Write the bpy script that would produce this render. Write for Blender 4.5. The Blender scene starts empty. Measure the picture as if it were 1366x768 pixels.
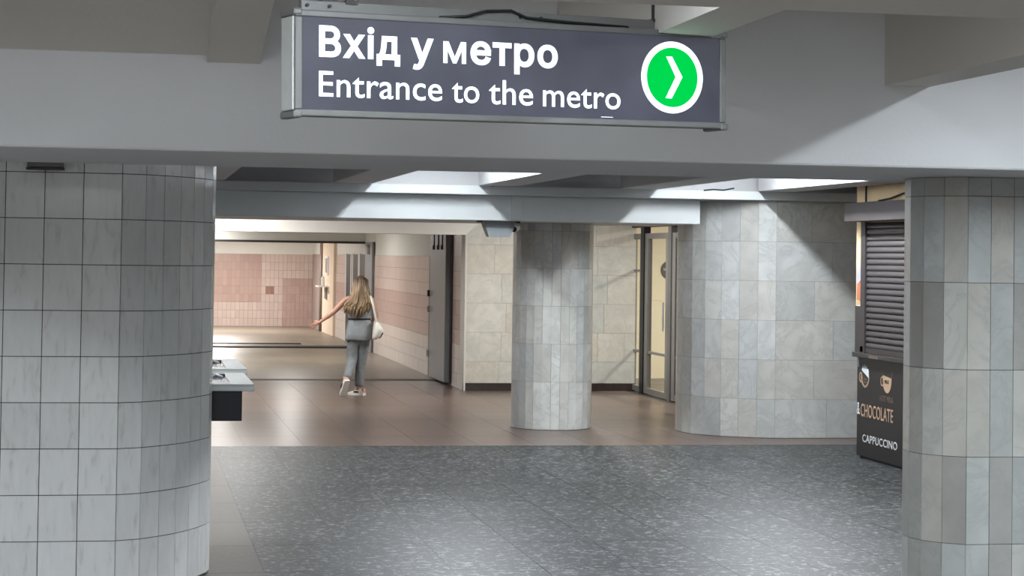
import bpy, bmesh, math, random
from mathutils import Vector, Matrix
random.seed(7)
scene = bpy.context.scene
COL = scene.collection

# ------------------------------------------------------------------ camera
F_PX = 2700.0
YAW, PITCH, ROLL = math.radians(10.6), math.radians(1.6), 0.0145
CAM_H = 1.95
fw = Vector((math.sin(YAW) * math.cos(PITCH), math.cos(YAW) * math.cos(PITCH), math.sin(PITCH)))
r0 = Vector((math.cos(YAW), -math.sin(YAW), 0))
u0 = r0.cross(fw)
rt = r0 * math.cos(ROLL) + u0 * math.sin(ROLL)
up = u0 * math.cos(ROLL) - r0 * math.sin(ROLL)
cd = bpy.data.cameras.new('camera')
cam = bpy.data.objects.new('camera', cd)
COL.objects.link(cam)
M = Matrix((rt, up, -fw)).transposed().to_4x4()
M.translation = (0, 0, CAM_H)
cam.matrix_world = M
cd.sensor_width = 36.0
cd.lens = F_PX / 1366 * 36.0
cy = 342 - F_PX * math.tan(PITCH)
cd.shift_y = (cy - 384) / 1366
cd.clip_end = 200
scene.camera = cam

# ------------------------------------------------------------------ world / view
w = bpy.data.worlds.new('underground')
scene.world = w
w.use_nodes = True
w.node_tree.nodes['Background'].inputs[0].default_value = (0.5, 0.55, 0.6, 1)
w.node_tree.nodes['Background'].inputs[1].default_value = 0.02
scene.view_settings.view_transform = 'Standard'
scene.view_settings.look = 'None'
scene.view_settings.exposure = 0.45
scene.view_settings.gamma = 1.0
scene.view_settings.use_curve_mapping = False
COOL = (0.91, 0.965, 1.0)
NEUT = (1.0, 0.97, 0.93)
WARM = (1.0, 0.89, 0.74)


# ------------------------------------------------------------------ materials
def hexc(r, g, b):
    def s(c):
        c /= 255.0
        return c / 12.92 if c <= 0.04045 else ((c + 0.055) / 1.055) ** 2.4
    return (s(r), s(g), s(b), 1)


def new_mat(name):
    m = bpy.data.materials.new(name)
    m.use_nodes = True
    nt = m.node_tree
    return m, nt, nt.nodes['Principled BSDF']


def plain(name, col, rough=0.5, metal=0.0, noise=0.06, scale=6.0, bump=0.0, spec=0.5, bscale=60.0):
    m, nt, b = new_mat(name)
    b.inputs['Roughness'].default_value = rough
    b.inputs['Metallic'].default_value = metal
    b.inputs['Specular IOR Level'].default_value = spec
    geo = nt.nodes.new('ShaderNodeNewGeometry')
    n = nt.nodes.new('ShaderNodeTexNoise')
    n.inputs['Scale'].default_value = scale
    n.inputs['Detail'].default_value = 5
    nt.links.new(geo.outputs['Position'], n.inputs['Vector'])
    mx = nt.nodes.new('ShaderNodeMix')
    mx.data_type = 'RGBA'
    mx.inputs[6].default_value = tuple(c * (1 - noise * 2) for c in col[:3]) + (1,)
    mx.inputs[7].default_value = tuple(min(1, c * (1 + noise)) for c in col[:3]) + (1,)
    nt.links.new(n.outputs['Fac'], mx.inputs[0])
    nt.links.new(mx.outputs[2], b.inputs['Base Color'])
    if bump:
        n2 = nt.nodes.new('ShaderNodeTexNoise')
        n2.inputs['Scale'].default_value = bscale
        nt.links.new(geo.outputs['Position'], n2.inputs['Vector'])
        bp = nt.nodes.new('ShaderNodeBump')
        bp.inputs['Strength'].default_value = bump
        bp.inputs['Distance'].default_value = 0.01
        nt.links.new(n2.outputs['Fac'], bp.inputs['Height'])
        nt.links.new(bp.outputs['Normal'], b.inputs['Normal'])
    return m


def emis(name, col, strength):
    m, nt, b = new_mat(name)
    b.inputs['Base Color'].default_value = col
    b.inputs['Emission Color'].default_value = col
    b.inputs['Emission Strength'].default_value = strength
    return m


def ramp(nt, stops):
    r = nt.nodes.new('ShaderNodeValToRGB')
    el = r.color_ramp.elements
    while len(el) < len(stops):
        el.new(0.5)
    for e, (p, c) in zip(el, stops):
        e.position = p
        e.color = c
    return r


def mixc(nt, fac, a, b, mode='MIX'):
    mx = nt.nodes.new('ShaderNodeMix')
    mx.data_type = 'RGBA'
    mx.blend_type = mode
    for sock, v in ((mx.inputs[0], fac), (mx.inputs[6], a), (mx.inputs[7], b)):
        if hasattr(v, 'is_output'):
            nt.links.new(v, sock)
        else:
            sock.default_value = v
    return mx.outputs[2]


def math_n(nt, op, a, b=0.0):
    n = nt.nodes.new('ShaderNodeMath')
    n.operation = op
    for i, v in enumerate((a, b)):
        if hasattr(v, 'is_output'):
            nt.links.new(v, n.inputs[i])
        else:
            n.inputs[i].default_value = v
    return n.outputs[0]


def tile_coords(nt, amount=7.0):
    """world position pushed by a per-piece random offset"""
    geo = nt.nodes.new('ShaderNodeNewGeometry')
    oi = nt.nodes.new('ShaderNodeObjectInfo')
    sc = nt.nodes.new('ShaderNodeVectorMath')
    sc.operation = 'SCALE'
    sc.inputs[0].default_value = (3.1, 5.7, 7.3)
    nt.links.new(math_n(nt, 'MULTIPLY', oi.outputs['Random'], amount), sc.inputs['Scale'])
    ad = nt.nodes.new('ShaderNodeVectorMath')
    nt.links.new(geo.outputs['Position'], ad.inputs[0])
    nt.links.new(sc.outputs[0], ad.inputs[1])
    return ad.outputs[0], oi.outputs['Random'], geo.outputs['Position']


def marble_mat(name, stops, vein=(0.30, 0.31, 0.30, 1), vein_amt=0.45, rough=0.32, warmth=None):
    m, nt, b = new_mat(name)
    v, rnd, pos = tile_coords(nt, 17.0)
    rp = ramp(nt, stops)
    rp.color_ramp.interpolation = 'CONSTANT'
    nt.links.new(rnd, rp.inputs[0])
    n1 = nt.nodes.new('ShaderNodeTexNoise')
    n1.inputs['Scale'].default_value = 2.6
    n1.inputs['Detail'].default_value = 8
    n1.inputs['Roughness'].default_value = 0.62
    n1.inputs['Distortion'].default_value = 1.4
    nt.links.new(v, n1.inputs['Vector'])
    # veins: thin band of the noise around its middle
    d = math_n(nt, 'ABSOLUTE', math_n(nt, 'SUBTRACT', n1.outputs['Fac'], 0.5))
    vr = ramp(nt, [(0.0, (1, 1, 1, 1)), (0.035, (0.25, 0.25, 0.25, 1)), (0.12, (0, 0, 0, 1))])
    nt.links.new(d, vr.inputs[0])
    n2 = nt.nodes.new('ShaderNodeTexNoise')
    n2.inputs['Scale'].default_value = 5.0
    n2.inputs['Detail'].default_value = 6
    nt.links.new(v, n2.inputs['Vector'])
    cl = ramp(nt, [(0.32, (0.87, 0.87, 0.865, 1)), (0.68, (1.04, 1.04, 1.04, 1))])
    nt.links.new(n2.outputs['Fac'], cl.inputs[0])
    c = mixc(nt, 1.0, rp.outputs[0], cl.outputs[0], 'MULTIPLY')
    msk = math_n(nt, 'MULTIPLY', vr.outputs[0], math_n(nt, 'MULTIPLY', n2.outputs['Fac'], vein_amt * 1.6))
    c = mixc(nt, msk, c, vein)
    nt.links.new(c, b.inputs['Base Color'])
    b.inputs['Roughness'].default_value = rough
    return m


def ceramic_mat(name):
    m, nt, b = new_mat(name)
    v, rnd, pos = tile_coords(nt, 5.0)
    mp = nt.nodes.new('ShaderNodeMapping')
    mp.inputs['Rotation'].default_value = (0, math.radians(-28), 0)
    mp.inputs['Scale'].default_value = (26.0, 12.0, 6.0)
    nt.links.new(v, mp.inputs['Vector'])
    n = nt.nodes.new('ShaderNodeTexNoise')
    n.inputs['Scale'].default_value = 1.0
    n.inputs['Detail'].default_value = 3
    n.inputs['Distortion'].default_value = 0.5
    nt.links.new(mp.outputs[0], n.inputs['Vector'])
    rp = ramp(nt, [(0.28, hexc(204, 202, 200)), (0.42, hexc(219, 218, 216)), (0.75, hexc(225, 225, 224))])
    nt.links.new(n.outputs['Fac'], rp.inputs[0])
    tint = ramp(nt, [(0.0, (0.90, 0.90, 0.90, 1)), (1.0, (1, 1, 1, 1))])
    nt.links.new(rnd, tint.inputs[0])
    nt.links.new(mixc(nt, 1.0, rp.outputs[0], tint.outputs[0], 'MULTIPLY'), b.inputs['Base Color'])
    b.inputs['Roughness'].default_value = 0.10
    return m


def granite_mat(name, base, alt, fleck, fleck_amt, rough, joint=None, fscale=24.0, spec=0.5, bumpy=0.05):
    m, nt, b = new_mat(name)
    v, rnd, pos = tile_coords(nt, 9.0)
    n = nt.nodes.new('ShaderNodeTexNoise')
    n.inputs['Scale'].default_value = fscale
    n.inputs['Detail'].default_value = 7
    n.inputs['Roughness'].default_value = 0.72
    n.inputs['Distortion'].default_value = 0.6
    nt.links.new(v, n.inputs['Vector'])
    fr = ramp(nt, [(0.53, (0, 0, 0, 1)), (0.60, (1, 1, 1, 1))])
    nt.links.new(n.outputs['Fac'], fr.inputs[0])
    big = nt.nodes.new('ShaderNodeTexNoise')
    big.inputs['Scale'].default_value = 0.45
    big.inputs['Detail'].default_value = 4
    nt.links.new(pos, big.inputs['Vector'])
    c = mixc(nt, rnd, base, alt)
    c = mixc(nt, math_n(nt, 'MULTIPLY', fr.outputs[0], fleck_amt), c, fleck)
    dr = ramp(nt, [(0.3, (0.82, 0.82, 0.83, 1)), (0.7, (1.1, 1.1, 1.1, 1))])
    nt.links.new(big.outputs['Fac'], dr.inputs[0])
    c = mixc(nt, 1.0, c, dr.outputs[0], 'MULTIPLY')
    if joint:
        br = nt.nodes.new('ShaderNodeTexBrick')
        br.inputs['Scale'].default_value = 1.0
        br.inputs['Brick Width'].default_value = 0.6
        br.inputs['Row Height'].default_value = 1.2
        br.inputs['Mortar Size'].default_value = 0.004
        br.inputs['Color1'].default_value = (1, 1, 1, 1)
        br.inputs['Color2'].default_value = (0.92, 0.92, 0.92, 1)
        br.inputs['Mortar'].default_value = (0.55, 0.53, 0.5, 1)
        nt.links.new(pos, br.inputs['Vector'])
        c = mixc(nt, 1.0, c, br.outputs['Color'], 'MULTIPLY')
    nt.links.new(c, b.inputs['Base Color'])
    rr = nt.nodes.new('ShaderNodeMapRange')
    rr.inputs['To Min'].default_value = rough - 0.05
    rr.inputs['To Max'].default_value = rough + 0.09
    nt.links.new(n.outputs['Fac'], rr.inputs['Value'])
    nt.links.new(rr.outputs[0], b.inputs['Roughness'])
    bp = nt.nodes.new('ShaderNodeBump')
    b.inputs['Specular IOR Level'].default_value = spec
    bp.inputs['Strength'].default_value = bumpy
    bp.inputs['Distance'].default_value = 0.004
    nt.links.new(n.outputs['Fac'], bp.inputs['Height'])
    nt.links.new(bp.outputs['Normal'], b.inputs['Normal'])
    return m


def island_mat(name, c1, c2, rough=0.3):
    """small tiles joined into one mesh: colour by mesh island"""
    m, nt, b = new_mat(name)
    geo = nt.nodes.new('ShaderNodeNewGeometry')
    c = mixc(nt, geo.outputs['Random Per Island'], c1, c2)
    nt.links.new(c, b.inputs['Base Color'])
    b.inputs['Roughness'].default_value = rough
    return m


PAINT = plain('beam_paint', hexc(214, 214, 216), 0.6, noise=0.03, scale=2.5, bump=0.15, bscale=40)
PAINT_WARM = plain('ceiling_paint', hexc(206, 201, 194), 0.7, noise=0.03, scale=2.0, bump=0.15, bscale=40)
PAINT_BLUE = plain('beam_blue_paint', hexc(214, 219, 221), 0.5, noise=0.02, scale=2)
PAINT_CREAM = plain('plaster_cream', hexc(216, 210, 196), 0.6, noise=0.03)
CORR_PAINT = plain('corridor_plaster', hexc(224, 222, 216), 0.6, noise=0.03)
GROUT = plain('grout_dark', hexc(70, 68, 66), 0.9)
GROUT_P = plain('grout_pink', hexc(172, 155, 148), 0.9)
GROUT_L = plain('grout_light', hexc(120, 118, 112), 0.9)
MARBLE = marble_mat('column_marble', [
    (0.0, hexc(201, 203, 202)), (0.2, hexc(206, 207, 203)), (0.38, hexc(194, 197, 197)),
    (0.52, hexc(200, 199, 194)), (0.66, hexc(208, 210, 209)), (0.78, hexc(187, 189, 188)), (0.9, hexc(195, 194, 189))], vein_amt=0.42)
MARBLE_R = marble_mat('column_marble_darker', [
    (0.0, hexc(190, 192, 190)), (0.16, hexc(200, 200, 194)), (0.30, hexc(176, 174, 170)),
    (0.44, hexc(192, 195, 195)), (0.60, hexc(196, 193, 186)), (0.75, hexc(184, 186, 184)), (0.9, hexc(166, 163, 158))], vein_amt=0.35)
MARBLE_W = marble_mat('wall_marble', [
    (0.0, hexc(218, 218, 210)), (0.25, hexc(222, 221, 212)), (0.5, hexc(210, 213, 208)), (0.75, hexc(220, 216, 204))], vein_amt=0.25)
CERAMIC = ceramic_mat('grey_veined_ceramic')
FLOOR_G = granite_mat('grey_granite', hexc(38, 40, 42), hexc(44, 46, 48), hexc(146, 151, 152), 0.6, 0.42, fscale=19.0, spec=0.28)
FLOOR_GB = granite_mat('brown_grey_granite', hexc(62, 57, 54), hexc(68, 64, 61), hexc(116, 114, 110), 0.35, 0.42, spec=0.3)
FLOOR_B = granite_mat('brown_granite', hexc(94, 78, 69), hexc(106, 90, 81), hexc(134, 120, 111), 0.4, 0.28, bumpy=0.015, spec=0.42)
FLOOR_BASE = granite_mat('bounce_brown_stone', hexc(92, 87, 82), hexc(92, 87, 82), hexc(124, 119, 114), 0.2, 0.45, joint=True)  # lightened so the unseen hall floor bounces more light up
FLOOR_C = granite_mat('corridor_granite', hexc(128, 118, 104), hexc(140, 129, 114), hexc(164, 155, 142), 0.25, 0.34, joint=True)
PINK_A = island_mat('pink_tile', hexc(208, 189, 180), hexc(200, 180, 171))
PINK_B = island_mat('dark_pink_tile', hexc(188, 161, 152), hexc(180, 153, 145))
PINK_C = island_mat('pale_pink_tile', hexc(214, 203, 195), hexc(206, 194, 186))
PINK_D = island_mat('brown_pink_tile', hexc(160, 124, 112), hexc(150, 116, 106))
STEEL = plain('grey_steel_paint', hexc(150, 150, 154), 0.45, 0.2, noise=0.08, scale=3)
STEEL_D = plain('dark_steel', hexc(64, 60, 60), 0.5, 0.3)
ALU = plain('brushed_aluminium', hexc(196, 198, 196), 0.4, 0.25, noise=0.08, scale=20)
DOOR_ALU = plain('door_aluminium', hexc(138, 136, 132), 0.4, 0.3, noise=0.08, scale=14)
ALU_D = plain('dull_aluminium', hexc(116, 116, 115), 0.45, 0.25, noise=0.1, scale=12)
BLACKM = plain('black_metal', hexc(34, 34, 36), 0.5, 0.2)
KIOSK_B = plain('kiosk_black_panel', hexc(38, 35, 36), 0.42, noise=0.1)
KIOSK_BR = plain('kiosk_brown_metal', hexc(66, 60, 60), 0.5, 0.1, noise=0.1)
SLATM = plain('shutter_slat_metal', hexc(82, 77, 78), 0.42, 0.25, noise=0.08)
KCREAM = plain('kiosk_cream_wall', hexc(232, 205, 160), 0.6, noise=0.04)
TAN = plain('print_tan', hexc(200, 168, 140), 0.6, noise=0.02)
TAN_D = plain('print_dim_brown', hexc(112, 97, 90), 0.6, noise=0.02)
PRINT_W = plain('print_white', hexc(226, 230, 232), 0.6, noise=0.02)
PRINT_LILAC = plain('print_lilac', hexc(176, 176, 206), 0.6, noise=0.1)
PRINT_ORANGE = plain('print_orange', hexc(186, 112, 78), 0.6, noise=0.1)
BASEB = plain('dark_stone_skirting', hexc(62, 54, 52), 0.3, noise=0.25, scale=14)
WARMWALL = plain('warm_plaster', hexc(232, 224, 200), 0.6, noise=0.03)
ROOMFLOOR = plain('dark_room_floor', hexc(88, 80, 78), 0.35)
PLAST_W = plain('white_plastic', hexc(236, 236, 234), 0.35, noise=0.02)
PLAST_G = plain('grey_plastic', hexc(176, 184, 190), 0.45, noise=0.02)
NAVY = plain('navy_black_panel', hexc(20, 21, 32), 0.5)
SKIN = plain('skin', hexc(206, 160, 138), 0.55, noise=0.03)
DENIM = plain('grey_denim', hexc(132, 138, 142), 0.85, noise=0.2, scale=22, bump=0.5, bscale=30)
TOPM = plain('grey_cotton', hexc(152, 158, 162), 0.85, noise=0.1, scale=14, bump=0.6, bscale=18)
DARKF = plain('dark_fabric', hexc(40, 36, 36), 0.8)
LEATHER_W = plain('white_leather', hexc(236, 234, 226), 0.45, noise=0.04)
RUBBER_W = plain('white_rubber', hexc(238, 236, 230), 0.5, noise=0.03)
SHOE_P = plain('shoe_pink', hexc(214, 160, 144), 0.6)
EYE = plain('eye_dark', hexc(50, 40, 36), 0.3)
LIP = plain('lip', hexc(178, 108, 100), 0.5)
LETTER = emis('lit_letter', (0.82, 0.90, 1.0, 1), 0.80)
GREEN = emis('lit_green', (0.0, 0.72, 0.08, 1), 0.66)
GREEN.node_tree.nodes['Principled BSDF'].inputs['Base Color'].default_value = (0.0, 0.05, 0.01, 1)
GREEN.node_tree.nodes['Principled BSDF'].inputs['Specular IOR Level'].default_value = 0.0
TUBE = emis('lit_tube', (0.86, 0.95, 1.0, 1), 6.0)


def hair_mat():
    m, nt, b = new_mat('blonde_hair')
    geo = nt.nodes.new('ShaderNodeNewGeometry')
    c = ramp(nt, [(0.0, hexc(84, 66, 54)), (0.35, hexc(140, 114, 88)), (0.7, hexc(184, 158, 124)), (1.0, hexc(206, 186, 150))])
    nt.links.new(geo.outputs['Random Per Island'], c.inputs[0])
    sp = nt.nodes.new('ShaderNodeSeparateXYZ')
    nt.links.new(geo.outputs['Position'], sp.inputs[0])
    root = ramp(nt, [(0.0, (1, 1, 1, 1)), (0.5, (0.82, 0.78, 0.75, 1)), (0.93, (0.22, 0.18, 0.16, 1))])
    mr = nt.nodes.new('ShaderNodeMapRange')
    mr.inputs['From Min'].default_value = 1.30
    mr.inputs['From Max'].default_value = 1.66
    nt.links.new(sp.outputs[2], mr.inputs['Value'])
    nt.links.new(mr.outputs[0], root.inputs[0])
    nt.links.new(mixc(nt, 1.0, c.outputs[0], root.outputs[0], 'MULTIPLY'), b.inputs['Base Color'])
    b.inputs['Roughness'].default_value = 0.5
    return m


def glass_mat():
    m, nt, b = new_mat('door_glass')
    nt.nodes.remove(b)
    tr = nt.nodes.new('ShaderNodeBsdfTransparent')
    tr.inputs[0].default_value = (0.95, 0.96, 0.95, 1)
    gl = nt.nodes.new('ShaderNodeBsdfGlossy')
    gl.inputs['Roughness'].default_value = 0.03
    mx = nt.nodes.new('ShaderNodeMixShader')
    mx.inputs[0].default_value = 0.07
    nt.links.new(tr.outputs[0], mx.inputs[1])
    nt.links.new(gl.outputs[0], mx.inputs[2])
    nt.links.new(mx.outputs[0], nt.nodes['Material Output'].inputs[0])
    return m


def sign_panel_mat():
    """dark translucent acrylic of a lit sign box, lamps behind it glow faintly through"""
    m, nt, b = new_mat('sign_acrylic')
    b.inputs['Base Color'].default_value = hexc(58, 60, 68)
    b.inputs['Specular IOR Level'].default_value = 0.3
    b.inputs['Roughness'].default_value = 0.18
    tc = nt.nodes.new('ShaderNodeTexCoord')
    n = nt.nodes.new('ShaderNodeTexNoise')
    n.inputs['Scale'].default_value = 3.0
    nt.links.new(tc.outputs['Object'], n.inputs['Vector'])
    c = ramp(nt, [(0.3, (0.030, 0.030, 0.042, 1)), (0.7, (0.072, 0.070, 0.100, 1))])
    nt.links.new(n.outputs['Fac'], c.inputs[0])
    nt.links.new(c.outputs[0], b.inputs['Emission Color'])
    b.inputs['Emission Strength'].default_value = 0.55
    return m


HAIR = hair_mat()
GLASS = glass_mat()
SIGNP = sign_panel_mat()


# ------------------------------------------------------------------ builders
def link(o, parent=None):
    COL.objects.link(o)
    if parent is not None:
        o.parent = parent
    return o


def obj(name, me, mat=None, parent=None, smooth=False):
    if isinstance(me, bmesh.types.BMesh):
        bm = me
        me = bpy.data.meshes.new(name)
        bm.to_mesh(me)
        bm.free()
    if mat is not None:
        me.materials.clear()
        me.materials.append(mat)
    if smooth:
        for p in me.polygons:
            p.use_smooth = True
    return link(bpy.data.objects.new(name, me), parent)


def tag(o, label, cat, group=None, kind=None):
    o['label'] = label
    o['category'] = cat
    if group:
        o['group'] = group
    if kind:
        o['kind'] = kind
    return o


def thing(name, label, cat, loc=(0, 0, 0), rotz=0.0, group=None):
    o = bpy.data.objects.new(name, None)
    o.empty_display_size = 0.1
    COL.objects.link(o)
    o.location = loc
    o.rotation_euler = (0, 0, rotz)
    return tag(o, label, cat, group)


def struct(o, label=None):
    o['kind'] = 'structure'
    if label:
        o['label'] = label
    return o


def bx(bm, x0, x1, y0, y1, z0, z1, bevel=0.0):
    vs = [bm.verts.new((x, y, z)) for z in (z0, z1) for y in (y0, y1) for x in (x0, x1)]
    fs = []
    for idx in ((0, 2, 3, 1), (4, 5, 7, 6), (0, 1, 5, 4), (1, 3, 7, 5), (3, 2, 6, 7), (2, 0, 4, 6)):
        fs.append(bm.faces.new([vs[i] for i in idx]))
    if bevel:
        es = list({e for f in fs for e in f.edges})
        bmesh.ops.bevel(bm, geom=es, offset=bevel, segments=2, affect='EDGES', profile=0.5)
    return bm


def box(name, x0, x1, y0, y1, z0, z1, mat, parent=None, bevel=0.0):
    bm = bmesh.new()
    bx(bm, x0, x1, y0, y1, z0, z1, bevel)
    return obj(name, bm, mat, parent)


def prism(bm, pts, y0, y1, axis='y'):
    """extrude a closed 2D outline; axis y: pts are (x,z); axis x: pts are (y,z); axis z: pts are (x,y)"""
    def p3(p, t):
        return {'y': (p[0], t, p[1]), 'x': (t, p[0], p[1]), 'z': (p[0], p[1], t)}[axis]
    a = [bm.verts.new(p3(p, y0)) for p in pts]
    b = [bm.verts.new(p3(p, y1)) for p in pts]
    n = len(pts)
    for i in range(n):
        bm.faces.new((a[i], a[(i + 1) % n], b[(i + 1) % n], b[i]))
    bm.faces.new(a[::-1])
    bm.faces.new(b)
    bmesh.ops.recalc_face_normals(bm, faces=bm.faces[:])
    return bm


def tube(bm, pts, r, n=8, close=True):
    """tube along points; r number or list"""
    pts = [Vector(p) for p in pts]
    rings = []
    for i, p in enumerate(pts):
        d = (pts[min(i + 1, len(pts) - 1)] - pts[max(i - 1, 0)]).normalized()
        a = d.cross(Vector((0, 0, 1)))
        if a.length < 1e-3:
            a = d.cross(Vector((0, 1, 0)))
        a.normalize()
        c = d.cross(a).normalized()
        rr = r[i] if isinstance(r, (list, tuple)) else r
        rings.append([bm.verts.new(p + a * (rr * math.cos(2 * math.pi * k / n)) + c * (rr * math.sin(2 * math.pi * k / n))) for k in range(n)])
    for A, B in zip(rings, rings[1:]):
        for k in range(n):
            bm.faces.new((A[k], A[(k + 1) % n], B[(k + 1) % n], B[k]))
    if close:
        bm.faces.new(rings[0][::-1])
        bm.faces.new(rings[-1])
    bmesh.ops.recalc_face_normals(bm, faces=bm.faces[:])
    return bm


def loft(bm, rings, close=True):
    R = [[bm.verts.new(p) for p in ring] for ring in rings]
    n = len(R[0])
    for A, B in zip(R, R[1:]):
        for k in range(n):
            bm.faces.new((A[k], A[(k + 1) % n], B[(k + 1) % n], B[k]))
    if close:
        bm.faces.new(R[0][::-1])
        bm.faces.new(R[-1])
    bmesh.ops.recalc_face_normals(bm, faces=bm.faces[:])
    return bm


_unit = {}


def unit_box(mat):
    if mat.name not in _unit:
        bm = bmesh.new()
        bx(bm, -0.5, 0.5, 0, 1, 0, 1)
        me = bpy.data.meshes.new('piece')
        bm.to_mesh(me)
        bm.free()
        me.materials.append(mat)
        _unit[mat.name] = me
    return _unit[mat.name]


def clad_strip(parent, A, B, z0, z1, mat, thick=0.02, gap=0.003, name='marble_tile', proud=0.0):
    """one tile on the vertical strip from A to B (plan points); outward normal is to the right of A->B rotated -90 (towards -y for A->B = +x)"""
    A, B = Vector(A), Vector(B)
    d = B - A
    L = d.length
    ang = math.atan2(d.y, d.x)
    nrm = Vector((d.y, -d.x)) / L
    o = bpy.data.objects.new(name, unit_box(mat))
    COL.objects.link(o)
    mid = (A + B) / 2 + nrm * proud
    o.location = (mid.x, mid.y, z0 + gap / 2)
    o.rotation_euler = (0, 0, ang)
    o.scale = (L - gap, thick, z1 - z0 - gap)
    o.parent = parent
    return o


def core(name, pts, z0, z1, mat, parent, inset=0.004):
    """solid body behind cladding; pts closed outline already inset"""
    bm = bmesh.new()
    prism(bm, pts, z0, z1, 'z')
    return obj(name, bm, mat, parent)


def inset_poly(pts, d):
    n = len(pts)
    out = []
    area = sum(pts[i][0] * pts[(i + 1) % n][1] - pts[(i + 1) % n][0] * pts[i][1] for i in range(n))
    s = 1 if area > 0 else -1
    for i in range(n):
        p0, p1, p2 = Vector(pts[i - 1]), Vector(pts[i]), Vector(pts[(i + 1) % n])
        a, b = (p1 - p0).normalized(), (p2 - p1).normalized()
        na, nb = Vector((-a.y, a.x)) * s, Vector((-b.y, b.x)) * s
        m = na + nb
        if m.length < 1e-6:
            m = na
        m.normalize()
        k = max(0.4, m.dot(na))
        q = p1 + m * (d / k)
        out.append((q.x, q.y))
    return out


def text_mesh(name, s, width, cap, mat, mw, parent, bold=0.0, thick=0.002, ref='H'):
    """flat lettering; origin at the left end of the base line; width and cap height are real sizes"""
    def make(t):
        cu = bpy.data.curves.new('lettering', 'FONT')
        cu.body = t
        cu.bevel_depth = bold
        cu.bevel_resolution = 0
        cu.space_character = 1.0 + bold * 3
        cu.extrude = 0
        cu.resolution_u = 4
        o = bpy.data.objects.new('lettering', cu)
        COL.objects.link(o)
        dg = bpy.context.evaluated_depsgraph_get()
        me = bpy.data.meshes.new_from_object(o.evaluated_get(dg))
        bpy.data.objects.remove(o)
        bpy.data.curves.remove(cu)
        return me
    rm = make(ref)
    ch = max(v.co.y for v in rm.vertices) - min(v.co.y for v in rm.vertices)
    y0 = min(v.co.y for v in rm.vertices)
    bpy.data.meshes.remove(rm)
    me = make(s)
    x0 = min(v.co.x for v in me.vertices)
    x1 = max(v.co.x for v in me.vertices)
    sx, sy = width / (x1 - x0), cap / ch
    for v in me.vertices:
        v.co = Vector(((v.co.x - x0) * sx, (v.co.y - y0) * sy, (v.co.z + bold) / (2 * bold) * thick if bold else 0))
    bm = bmesh.new()
    bm.from_mesh(me)
    bpy.data.meshes.remove(me)
    bmesh.ops.remove_doubles(bm, verts=bm.verts[:], dist=1e-6)
    if not bold:
        r = bmesh.ops.extrude_face_region(bm, geom=bm.faces[:])
        for v in r['geom']:
            if isinstance(v, bmesh.types.BMVert):
                v.co.z += thick
    bmesh.ops.recalc_face_normals(bm, faces=bm.faces[:])
    o = obj(name, bm, mat, parent)
    o.matrix_local = mw
    return o


def frame_matrix(o, ax, ay):
    ax, ay = Vector(ax).normalized(), Vector(ay).normalized()
    az = ax.cross(ay)
    m = Matrix((ax, ay, az)).transposed().to_4x4()
    m.translation = o
    return m


def lamp(loc, length, watts, col, label, group=None, wid=0.12, along='y', rotz=None):
    """fluorescent batten: housing, two tubes, its light"""
    t = thing('ceiling_lamp', label, 'lamp', loc, 0 if along == 'y' else math.pi / 2, group)
    h = length / 2
    box('housing', -0.08, 0.08, -h, h, 0.03, 0.10, PLAST_W, t, 0.004)
    for sx in (-0.04, 0.04):
        bm = bmesh.new()
        tube(bm, [(sx, -h + 0.02, 0.012), (sx, h - 0.02, 0.012)], 0.013, 8)
        obj('tube', bm, TUBE, t, True)
    ld = bpy.data.lights.new('lamp_light', 'AREA')
    ld.shape = 'RECTANGLE'
    ld.size = wid
    ld.size_y = length
    ld.energy = watts
    ld.color = col
    lo = bpy.data.objects.new('lamp_light', ld)
    COL.objects.link(lo)
    lo.parent = t
    lo.location = (0, 0, -0.004)
    return t


# ================================================================== STRUCTURE
BEAM_Z = 2.385
# ---- floor
fl = struct(box('floor', -6, 13, -13, 31.5, -0.3, -0.002, FLOOR_BASE), 'stone slab floor of the underpass hall')


def slab(x0, x1, y0, y1, mat):
    o = bpy.data.objects.new('floor_slab', unit_box(mat))
    COL.objects.link(o)
    g = 0.003
    o.location = ((x0 + x1) / 2, y0 + g / 2, -0.02)
    o.scale = (x1 - x0 - g, y1 - y0 - g, 0.02)
    o.parent = fl


YB = 20.6
xs = [-0.9, -0.32, 0.26, 0.83] + [0.83 + 0.58 * k for k in range(1, 13)]
ys = [9.0 + 1.16 * k for k in range(11)]
ys[-1] = YB
for i in range(len(xs) - 1):
    for j in range(len(ys) - 1):
        if xs[i] < 0.2 and ys[j] > 11.5:
            continue
        slab(xs[i], xs[i + 1], ys[j], ys[j + 1], FLOOR_GB if xs[i] < 0.8 else FLOOR_G)
xs = [-0.05 + 0.6 * k for k in range(16)]
ys = [YB + 1.09 * k for k in range(11)]
for i in range(len(xs) - 1):
    for j in range(len(ys) - 1):
        if i >= 12 and j > 0:
            continue
        slab(xs[i], xs[i + 1], ys[j], ys[j + 1], FLOOR_B)
struct(box('floor_corridor', -2.5, 12, 31.5, 56, -0.3, 0.0, FLOOR_C), 'pale stone corridor floor')

# ---- ceilings
CEIL = 3.22
struct(box('ceiling', -6, 13, -13, 10.35, CEIL, CEIL + 0.2, PAINT_WARM), 'plastered hall ceiling above the lit sign')
struct(box('ceiling_middle', -6, 13, 10.35, 23.6, 3.42, 3.6, PAINT), 'white coffered ceiling behind the front beam')
struct(box('ceiling_rear', -6, 13, 23.6, 33.0, 3.0, 3.2, PAINT), 'ceiling in front of the corridor')
struct(box('ceiling_corridor', -2.5, 5.2, 33.0, 56, 2.72, 2.9, CORR_PAINT), 'low white corridor ceiling')

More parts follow.
